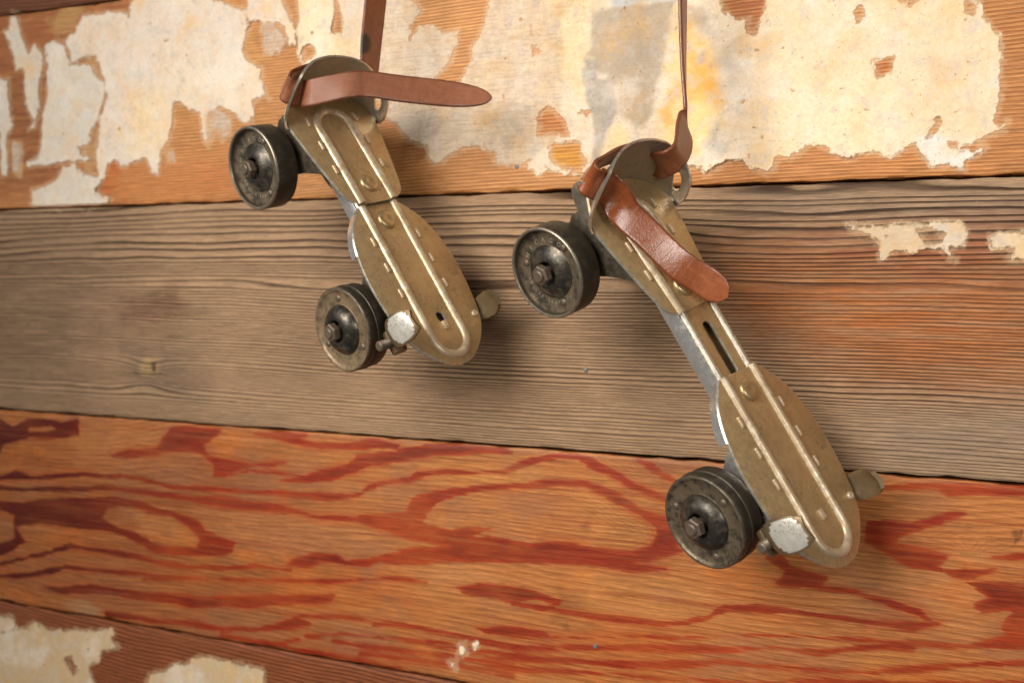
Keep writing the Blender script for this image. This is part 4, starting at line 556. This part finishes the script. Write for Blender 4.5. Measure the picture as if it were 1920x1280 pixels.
# ------------------------------------------------------------------ roller skates (skate frame: x heel to toe, y toward the wall, z up from the plate; mm)
def chars_on_arc(bm, text, r, a_start, a_end, size, z, flip=False):
    cu = bpy.data.curves.new('glyph', 'FONT'); cu.size = size; cu.align_x = 'CENTER'; cu.extrude = .09; cu.resolution_u = 2
    tmp = bpy.data.objects.new('glyph', cu); scene.collection.objects.link(tmp)
    for k, ch in enumerate(text):
        if ch == ' ': continue
        cu.body = ch; a = math.radians(a_start + (a_end - a_start) * k / (len(text) - 1))
        bpy.context.view_layer.update(); me = bpy.data.meshes.new_from_object(tmp.evaluated_get(bpy.context.evaluated_depsgraph_get()))
        rot = a - math.pi / 2 if not flip else a + math.pi / 2
        M = Matrix.Translation((r * math.cos(a), r * math.sin(a), z)) @ Matrix.Rotation(rot, 4, 'Z') @ Matrix.Translation((0, -size * .33, 0))
        me.transform(M); bm.from_mesh(me); bpy.data.meshes.remove(me)
    bpy.data.objects.remove(tmp); bpy.data.curves.remove(cu)

WH_HEEL = [(5, -14.9), (22.6, -14.9), (23.6, -14.5), (24, -13.6), (24, -1.2), (23.75, -.35), (23.2, 0), (22.5, -.15), (22.1, -.8), (21.7, -2.6), (20.9, -3.7), (19.6, -4.1), (18.9, -4.0), (18.2, -4.25), (14.2, -4.2), (14, -4.0)]
WH_TOE = [(5, -14.9), (22.6, -14.9), (23.6, -14.5), (24, -13.6), (24, -8.1), (23.8, -7.5), (24.35, -7.1), (24.35, -6.5), (23.8, -6.1), (24, -5.5), (24, -1.3), (23.75, -.4), (23.1, 0), (22.2, -.2), (21.4, -.9), (20.8, -1.2), (14.4, -1.3), (14.2, -1.1)]
HUB_H = [(14.1, -4.6), (14.0, -3.8), (13.4, -3.4), (12.4, -2.4), (10.8, -1.2), (9.0, -.4), (7.4, 0), (6.5, -.1), (6.0, -.5), (5.7, -1.2), (5.6, -5), (2, -5)]
HUB_T = [(14.3, -1.7), (14.2, -.8), (13.5, .4), (12.4, 1.9), (10.8, 3.2), (9.0, 4.0), (7.2, 4.3), (6.4, 4.1), (5.9, 3.5), (5.6, 2.4), (5.6, -2), (2, -2)]
LETTER_CACHE = {}
def wheel_mesh(kind):
    if kind in LETTER_CACHE: return LETTER_CACHE[kind]
    d = {}
    def keep(nm, bm, mats, smooth=35):
        o = bm_obj(nm, bm, mats, None, smooth); me = o.data; bpy.data.objects.remove(o); d[nm] = me
    grey = kind == 'toe_grey'; key = kind; kind = 'toe' if grey else kind
    prof = WH_HEEL if kind == 'heel' else WH_TOE; face0 = 20.9 if kind == 'heel' else 22.2
    bm = bmesh.new(); lathe_bm(bm, prof, 72)
    zf = -14.0
    for f in bm.faces:
        c = f.calc_center_median(); r = math.hypot(c.x, c.y)
        f.material_index = 1 if (c.z > -6 and r < face0 + .6) else (2 if c.z > -.9 and r > 22 else 0)
    keep('wheel', bm, [M_TREAD, M_FACE if kind == 'toe' and not grey else M_FACE2, M_RIM if kind == 'heel' else M_DARK], 28)
    bm = bmesh.new(); lathe_bm(bm, HUB_H if kind == 'heel' else HUB_T, 48); keep('hub', bm, [M_HUB], 40)
    zt = .4 if kind == 'heel' else 4.3
    bm = bmesh.new()
    lathe_bm(bm, [(0, zt + 5.6), (2.5, zt + 5.6), (3.1, zt + 5.0), (3.1, -13)], 20)
    lathe_bm(bm, [(3.0, zt + 4.4), (4.6, zt + 4.4), (5.3, zt + 3.7), (5.3, zt + .5), (4.8, zt - .2), (3.0, zt - .2)], 6)
    keep('axle_nut', bm, [M_NUT], 25)
    bm = bmesh.new(); lathe_bm(bm, [(0, .9), (.9, .85), (1.7, .5), (2.1, -.1), (2.1, -.4)], 16); keep('rivet', bm, [M_NUT], 50)
    bm = bmesh.new(); zl = -4.2 if kind == 'heel' else -1.28
    chars_on_arc(bm, 'CHICAGO', 16.6, 190, 78, 3.5, zl + .05)
    chars_on_arc(bm, 'ROLLER SKATE CO', 16.6, 215, 330, 2.4, zl + .05, True)
    keep('lettering', bm, [M_EDGE if kind == 'heel' else M_FACE2], 30)
    LETTER_CACHE[key] = d; return d
def add_wheel(parent, kind, x, y, z, outward, spin, base=None):
    d = wheel_mesh(kind); s = outward
    v = Vector((-.6, 0, .8)); o_ = Vector((0, s, 0)); u = v.cross(o_)
    M = Matrix(((u.x, v.x, o_.x, x * MM), (u.y, v.y, o_.y, y * MM), (u.z, v.z, o_.z, z * MM), (0, 0, 0, 1))) @ Matrix.Rotation(math.radians(spin), 4, 'Z')
    if base is not None: M = base @ M
    w = link(bpy.data.objects.new('wheel', d['wheel']), parent); w.matrix_local = M
    link(bpy.data.objects.new('hub', d['hub']), w); link(bpy.data.objects.new('axle_nut', d['axle_nut']), w); link(bpy.data.objects.new('lettering', d['lettering']), w)
    for k in range(3):
        r = link(bpy.data.objects.new('rivet', d['rivet']), w); a = math.radians(187 + 120 * k); q = 17.0 if kind == 'heel' else 17.8
        r.location = (q * math.cos(a) * MM, q * math.sin(a) * MM, (-4.2 if kind == 'heel' else -1.3) * MM)
    return w

def arc(cx, cy, r, a0, a1, n=14):
    return [(cx + r * math.cos(math.radians(a0 + (a1 - a0) * k / n)), cy + r * math.sin(math.radians(a0 + (a1 - a0) * k / n))) for k in range(n + 1)]
STUD = None
def studs(parent, spots, z):
    global STUD
    for x, y in spots:
        if STUD is None:
            bm = bmesh.new(); box_bm(bm, -2.9, 2.9, -.85, .85, -.4, .95, .42, 3); o = bm_obj('stud', bm, M_GOLD2, parent, 50); STUD = o.data
        else: o = link(bpy.data.objects.new('stud', STUD), parent)
        o.location = (x * MM, y * MM, z * MM)
def dome_rivet(parent, x, y, z, r, h, mat, name='rivet'):
    o = lathe(name, [(0, h * .82), (r * .16, h * .8), (r * .3, h), (r * .74, h * .93), (r * .92, h * .68), (r, h * .2), (r, -.4)], mat, parent, 28, 50)
    o.location = (x * MM, y * MM, z * MM); return o

def make_skate(label, R3, T, ext, bend, toe_hole, spin):
    root = link(bpy.data.objects.new('roller_skate', None)); root.empty_display_size = .02
    M = Matrix(R3).to_4x4(); M.translation = Vector(T) * MM; root.matrix_world = M
    tag(root, label, 'roller skate', 'pair of old metal roller skates hanging on the plank wall')
    ang = Vector(bend); H = Matrix.Rotation(ang.length, 4, ang.normalized()) @ Matrix.Translation((-ext * MM, 0, 0)) if ang.length > 1e-6 else Matrix.Translation((-ext * MM, 0, 0))
    b = 11.7
    # ---- toe plate
    half = [(94.2, 0), (93, 7), (89.5, 13.5), (84, 20), (76, 26.3), (66, 30), (54, 32), (42, 33), (30, 33), (18, 31.2), (8, 28.2), (0, 24), (-6, 19), (-10.5, 14.6)]
    rgt = catmull(half, 3).tolist(); outer = [tuple(p) for p in rgt] + [(p[0], -p[1]) for p in rgt[::-1][:-1]]
    holes = [round_rect(64.5, 1.2, 3.0, 2.6, 2.0)] if toe_hole else []
    toe = plate('toe_plate', outer, holes, -1.6, 0, [M_GOLD, M_EDGE], root, .4)
    sweep_rib('rib', [(-10.8, -b)] + [(x, -b) for x in np.linspace(-6, 74, 24)] + arc(76.2, 0, b, -90, 90, 20) + [(x, b) for x in np.linspace(74, -6, 24)] + [(-10.8, b)], 0, 2.5, 1.9, M_GOLD2, toe)
    studs(toe, [(x, s * 16.9) for x in (12.2, 28.8, 45.6) for s in (-1, 1)], 0)
    dome_rivet(toe, 0, 0, 0, 5.9, 2.2, M_RIVET); dome_rivet(toe, 68.4, 25.6, 0, 2.1, 1.4, M_GOLD2)
    bm = bmesh.new(); box_bm(bm, -2.6, 2.6, -1.5, 1.5, -.3, 1.5, .35, 2); tb = bm_obj('stop_tab', bm, M_GOLD2, toe, 50); tb.location = (.0682 if not toe_hole else .0700, .0010 if toe_hole else 0, 0); tb.rotation_euler = (0, 0, math.radians(6))
    # folded side flanges behind the toe plate's widest part
    for s in (-1, 1):
        P = [p for p in rgt if p[0] < 20]; V = []; F = []
        for k, (x, y) in enumerate(P):
            t = k / (len(P) - 1); drop = 6.4 * (1 - .15 * t) * (1 if t > .03 else .85); yy = s * (y - .2)
            for dy, dz in ((0.0, -.15), (.9, -1.0), (1.0, -drop), (-.6, -drop), (-.8, -1.7)): V.append((x, yy + s * dy * .8, dz))
        for k in range(len(P) - 1):
            for q in range(5): F.append((k * 5 + q, k * 5 + (q + 1) % 5, k * 5 + 5 + (q + 1) % 5, k * 5 + 5 + q))
        F += [(0, 1, 2, 3, 4), tuple(range(len(P) * 5 - 5, len(P) * 5))]
        fl = mesh_obj('flange', V, F, M_STEEL, toe, 30); bm = bmesh.new(); bm.from_mesh(fl.data); bmesh.ops.recalc_face_normals(bm, faces=bm.faces); bm.to_mesh(fl.data); bm.free()
    # ---- sliding bar between the plates
    x0, x1 = -ext - 16, 30
    slot0, slot1 = -ext + 20.5, -9.5
    holes = [round_rect((slot0 + slot1) / 2, 0, (slot1 - slot0) / 2, 3.1, 3.0)] if slot1 - slot0 > 6 else []
    bar = plate('slide_bar', [(x0, -13.6), (x1, -13.6), (x1, 13.6), (x0, 13.6)], holes, -3.2, -1.9, [M_GOLD, M_EDGE], root, .25)
    for s in (-1, 1):
        sweep_rib('rib', [(x, s * b) for x in np.linspace(x0 + 1, x1 - 1, 20)], -1.9, 2.1, 1.7, M_EDGE, bar)
        bm = bmesh.new(); box_bm(bm, x0, x1, s * 13.9 - .7, s * 13.9 + .7, -11.5, -2.3, .3, 2); bm_obj('side_wall', bm, M_STEEL, bar)
    bm = bmesh.new(); box_bm(bm, x0 + 2, x1 - 2, -12.8, 12.8, -9.5, -8, .3); bm_obj('under_plate', bm, M_GOLD, bar)
    # ---- heel plate
    hh = [(12.4, 0), (12.2, 8), (11.2, 15), (8.5, 19.2), (4, 21.6), (-10, 25), (-28, 28.6), (-42, 31)]
    hr = [tuple(p) for p in catmull(hh, 3)]
    back = [(-42 - 22 * math.sin(math.radians(t)), 31 * math.cos(math.radians(t))) for t in range(8, 173, 8)]
    ho = hr + back + [(p[0], -p[1]) for p in hr[::-1][:-1]]
    heel = plate('heel_plate', ho, [], 1.2, 2.8, [M_GOLD, M_EDGE], root, .4); heel.matrix_local = H
    sweep_rib('rib', [(12.0, -b)] + [(x, -b) for x in np.linspace(8, -38, 16)] + arc(-40, 0, b, -90, -270, 20) + [(x, b) for x in np.linspace(-38, 8, 16)] + [(12.0, b)], 2.8, 2.7, 1.7, M_GOLD2, heel)
    studs(heel, [(x, s * 17.2) for x in (-45, -28.6, -11.9) for s in (-1, 1)], 2.8)
    dome_rivet(heel, 0, 0, 2.8, 6.0, 2.3, M_RIVET)
    # ---- heel cup
    nt, nh = 40, 8; V = []; F = []
    def cup_pt(t, k, off):
        c, s = math.cos(t), math.sin(t); y01 = abs(s)
        hgt = np.interp(y01, [0, .45, .62, .78, .88, .94, 1.0], [29.5, 29.5, 29, 26.5, 19, 12, 3.0])
        f_ = k / nh; flare = 4.5 * f_ * c; rx, ry = 22 + off, 31 + off
        return (-42 - rx * c - flare, ry * s * (1 + .06 * f_), 1.4 + (hgt - 1.4) * f_)
    for off in (0.0, 1.3):
        for i in range(nt + 1):
            t = -math.pi / 2 + math.pi * i / nt
            for k in range(nh + 1): V.append(cup_pt(t, k, off))
    m = nh + 1; N = (nt + 1) * m; fm = []
    for i in range(nt):
        for k in range(nh):
            a = i * m + k; F.append((a, a + 1, a + m + 1, a + m)); fm.append(0); F.append((N + a, N + a + m, N + a + m + 1, N + a + 1)); fm.append(0)
        a = i * m + nh; F.append((a, N + a, N + a + m, a + m)); fm.append(1); a = i * m; F.append((a, a + m, N + a + m, N + a)); fm.append(1)
    for i in (0, nt):
        for k in range(nh):
            a = i * m + k; F.append((a, N + a, N + a + 1, a + 1)); fm.append(1)
    cup = mesh_obj('heel_cup', V, F, [M_CUP, M_EDGE], root, 45, fm)
    bm = bmesh.new(); bm.from_mesh(cup.data); bmesh.ops.recalc_face_normals(bm, faces=bm.faces); bm.to_mesh(cup.data); bm.free()
    cup.matrix_local = H
    # strap loops on both sides of the cup
    lp = plate('strap_loop', smooth_poly([(-56, 0), (-42, -1), (-38.6, 5), (-41, 13), (-46, 19), (-53, 21), (-57.5, 17), (-58, 8)]), [smooth_poly([(-52.5, 5.6), (-47, 5.4), (-44.6, 8), (-46, 12), (-50, 15), (-53, 12.4)])], -1.1, 1.1, [M_STEEL, M_STEEL], cup, .5, 'y')
    lp.location = (0, .0335, .0005)
    if not toe_hole: lp = plate('strap_loop', smooth_poly([(-66, 6.5), (-66.5, 12), (-63, 15), (-56, 10), (-48, 4.5), (-49, 0), (-57, 2), (-63, 4)]), [], -.8, .8, [M_RIM, M_EDGE], cup, .6, 'y')
    if not toe_hole: lp.location = (0, -.031, 0)
    # ---- trucks
    bm = bmesh.new()
    for s in (-1, 1): prism_y(bm, [(-58, 1.1), (-12, 1.1), (-14, -4), (-25, -17), (-34, -33), (-38, -38), (-47, -38), (-51, -33), (-60, -14)], s * 20 - .9, s * 20 + .9, .3)
    box_bm(bm, -52, -20, -19, 19, -7.5, -2, .6); box_bm(bm, -50.5, -36, -19, 19, -36.5, -30, 1.2)
    tr = bm_obj('truck', bm, M_DARK, root); tr.matrix_local = H
    bm = bmesh.new(); lathe_bm(bm, [(0, 41), (2.6, 41), (2.6, -41), (0, -41)], 20, Matrix.Translation((-42.7, 0, -33.2)) @ Matrix.Rotation(math.radians(90), 4, 'X')); ax = bm_obj('axle', bm, M_HUB, root); ax.matrix_local = H
    bm = bmesh.new()
    for s in (-1, 1): prism_y(bm, [(17, -1.7), (72, -1.7), (66, -14), (56, -33), (51, -37), (41, -37), (36, -32), (25.5, -17.5), (18, -8)], s * 21 - .9, s * 21 + .9, .3)
    box_bm(bm, 24, 66, -20, 20, -10, -4, .8); box_bm(bm, 38, 53, -20, 20, -36, -29, 1.2)
    bm_obj('truck', bm, M_STEEL if not toe_hole else M_DARK, root)
    bm = bmesh.new(); lathe_bm(bm, [(0, 41), (2.6, 41), (2.6, -41), (0, -41)], 20, Matrix.Translation((45.4, 0, -32.4)) @ Matrix.Rotation(math.radians(90), 4, 'X')); bm_obj('axle', bm, M_HUB, root)
    # ---- wheels
    for s in (-1, 1):
        add_wheel(root, 'heel', -42.7, s * 39.7, -33.2, s, spin[0] if s < 0 else 40, H)
        add_wheel(root, 'toe' if toe_hole else 'toe_grey', 45.4, s * 39.7, -32.4, s, spin[1] if s < 0 else 70)
    # ---- toe clamps: a jaw that stands up over the plate edge, its foot runs under the plate
    prof_c = [(16, -6.8, 6), (28, -6.8, 6.3), (32, -5.8, 7), (34, -3.2, 7.8), (34.8, .5, 8.6), (34.9, 5, 9.0), (34.5, 9.5, 8.8), (33.6, 13.5, 7.6), (32.2, 16.8, 5.6)]
    for s in (-1, 1):
        PC = catmull(prof_c, 3) * (np.array([1, 1, 1]) if s < 0 else np.array([1, .9, .82])); nr = len(PC); nc = 17; V = []; F = []; fm = []
        for lay in (0, 1):
            for i, (yy, zz, hw) in enumerate(PC):
                tg = PC[min(i + 1, nr - 1)][:2] - PC[max(i - 1, 0)][:2]; tg /= np.linalg.norm(tg); nn = np.array([tg[1], -tg[0]])   # outward
                for k in range(nc):
                    u = -1 + 2 * k / (nc - 1); off = (1.3 if lay else -1.3) * (1 - .35 * abs(u) ** 6); bow = -.9 * u * u
                    V.append((66.3 + hw * u + .25 * zz * .3, s * (yy + nn[0] * off + bow), zz + nn[1] * off + .5 * math.sin(u * 2 + s)))
        NL = nr * nc
        for i in range(nr - 1):
            for k in range(nc - 1):
                a = i * nc + k; uu = (k + .5) / (nc - 1) * 2 - 1; vv = (i - 16.5) / 6.6; br = 0 if (s < 0 and abs(uu) ** 2.5 + abs(vv) ** 2.5 < .8) else 1
                F.append((a, a + 1, a + nc + 1, a + nc)); fm.append(1); F.append((NL + a, NL + a + nc, NL + a + nc + 1, NL + a + 1)); fm.append(br)
        for k in range(nc - 1):
            a = k; F.append((a, NL + a, NL + a + 1, a + 1)); fm.append(1); a = (nr - 1) * nc + k; F.append((a, a + 1, NL + a + 1, NL + a)); fm.append(1)
        for i in range(nr - 1):
            a = i * nc; F.append((a, a + nc, NL + a + nc, NL + a)); fm.append(1); a = i * nc + nc - 1; F.append((a, NL + a, NL + a + nc, a + nc)); fm.append(1)
        J = mesh_obj('toe_clamp', V, F, [M_CHROME, M_BROWN], root, 50, fm)
        bmj = bmesh.new(); bmj.from_mesh(J.data); bmesh.ops.recalc_face_normals(bmj, faces=bmj.faces); bmj.to_mesh(J.data); bmj.free()
        bm = bmesh.new(); box_bm(bm, 60, 74, s * 26 - 4.5, s * 26 + 4.5, -15, -10.4, 1.2); bm_obj('clamp_foot', bm, M_BROWN, J)
    prof = [(0, 38.6), (2.2, 38.6), (2.9, 37.9)]
    for k in range(14): prof += [(2.9, 37.6 - k * 1.0), (2.3, 37.1 - k * 1.0)]
    prof += [(2.6, 23), (2.6, -34), (0, -34)]
    bm = bmesh.new(); lathe_bm(bm, prof, 18, Matrix.Translation((67.2, 0, -12 if toe_hole else -8.5)) @ Matrix.Rotation(math.radians(90), 4, 'X')); bm_obj('clamp_screw', bm, M_NUT, root, 20)
    return root
SK_L = make_skate('old metal roller skate on the left, pushed short, heel plate overlapping toe plate',
    [[0.53403, 0.31926, 0.78287], [0.0272, 0.919, -0.39333], [-0.84503, 0.23134, 0.48209]], (-315.64, -61.51, 60.74), 23.6, (0, -.02842, .01523), True, (10, 45))
SK_R = make_skate('old metal roller skate on the right, drawn out long with its slotted bar showing',
    [[0.5247, 0.40423, 0.74919], [0.02785, 0.87145, -0.4897], [-0.85083, 0.27781, 0.44599]], (-108.19, -60.95, -26.58), 60.68, (0, -.02448, .07743), False, (0, 0))

# ------------------------------------------------------------------ leather straps
def strap(rows, width, mat, label, flesh_side, tipl, tip_pow):
    R = np.array(rows, float)
    for k in range(1, len(R)):
        if R[k, 3:] @ R[k - 1, 3:] < 0: R[k, 3:] *= -1
    C = catmull(R[:, :3], 10); Wd = catmull(R[:, 3:], 10); n = len(C); th = 2.1
    seg = np.r_[0, np.cumsum(np.linalg.norm(np.diff(C, axis=0), axis=1))]; L = seg[-1]
    T = np.gradient(C, axis=0); T /= np.linalg.norm(T, axis=1)[:, None]
    Wd = Wd - T * (Wd * T).sum(1)[:, None]; Wd /= np.linalg.norm(Wd, axis=1)[:, None]; Nn = np.cross(T, Wd)
    prof = []   # rounded cross-section (across, through)
    for sx, sy, a0 in ((1, 1, 0), (-1, 1, 90), (-1, -1, 180), (1, -1, 270)):
        for k in range(4):
            a = math.radians(a0 + 30 * k); prof.append((sx, math.cos(a), sy, math.sin(a)))
    V = []; flesh = []; rim = []; acr = []; m = len(prof) + 10
    for i in range(n):
        rest = L - seg[i]; w = width / 2 * (1 + .025 * math.sin(seg[i] / 17.0))
        if rest < tipl: w *= max(.12, math.sqrt(max(0, 1 - ((tipl - rest) / tipl) ** tip_pow)))
        r = .85; pts = []
        for sx, ca, sy, sa in prof:
            pts.append((sx * (w - r) + r * ca, sy * (th / 2 - r) + r * sa))
        # extra points across both flat faces
        f1 = [(w - r) * q for q in (.9, .5, 0, -.5, -.9)]
        pts = pts[:4] + [(q, th / 2) for q in f1] + pts[4:12] + [(-q, -th / 2) for q in f1] + pts[12:]
        for a, bq in pts:
            V.append(tuple(C[i] + Wd[i] * a + Nn[i] * bq)); flesh.append(1.0 if bq * flesh_side > 0 else 0.0); acr.append(a); rim.append(1.0 if abs(a) > w - .9 else 0.0)
    F = []
    for i in range(n - 1):
        for k in range(m): F.append((i * m + k, i * m + (k + 1) % m, (i + 1) * m + (k + 1) % m, (i + 1) * m + k))
    F += [tuple(range(m))[::-1], tuple(range((n - 1) * m, n * m))]
    o = mesh_obj('leather_strap', V, F, mat, None, 70)
    bm = bmesh.new(); bm.from_mesh(o.data); bmesh.ops.recalc_face_normals(bm, faces=bm.faces); bm.to_mesh(o.data); bm.free()
    set_float(o.data, 'flesh', flesh); set_float(o.data, 'rim', rim); set_float(o.data, 'along', np.repeat(seg, m)); set_float(o.data, 'across', acr); set_float(o.data, 'tip_sheen', np.repeat(np.clip(1 - (L - seg) / 55.0, 0, 1) ** .7, m))
    tag(o, label, 'strap', 'leather straps the skates hang from'); return o
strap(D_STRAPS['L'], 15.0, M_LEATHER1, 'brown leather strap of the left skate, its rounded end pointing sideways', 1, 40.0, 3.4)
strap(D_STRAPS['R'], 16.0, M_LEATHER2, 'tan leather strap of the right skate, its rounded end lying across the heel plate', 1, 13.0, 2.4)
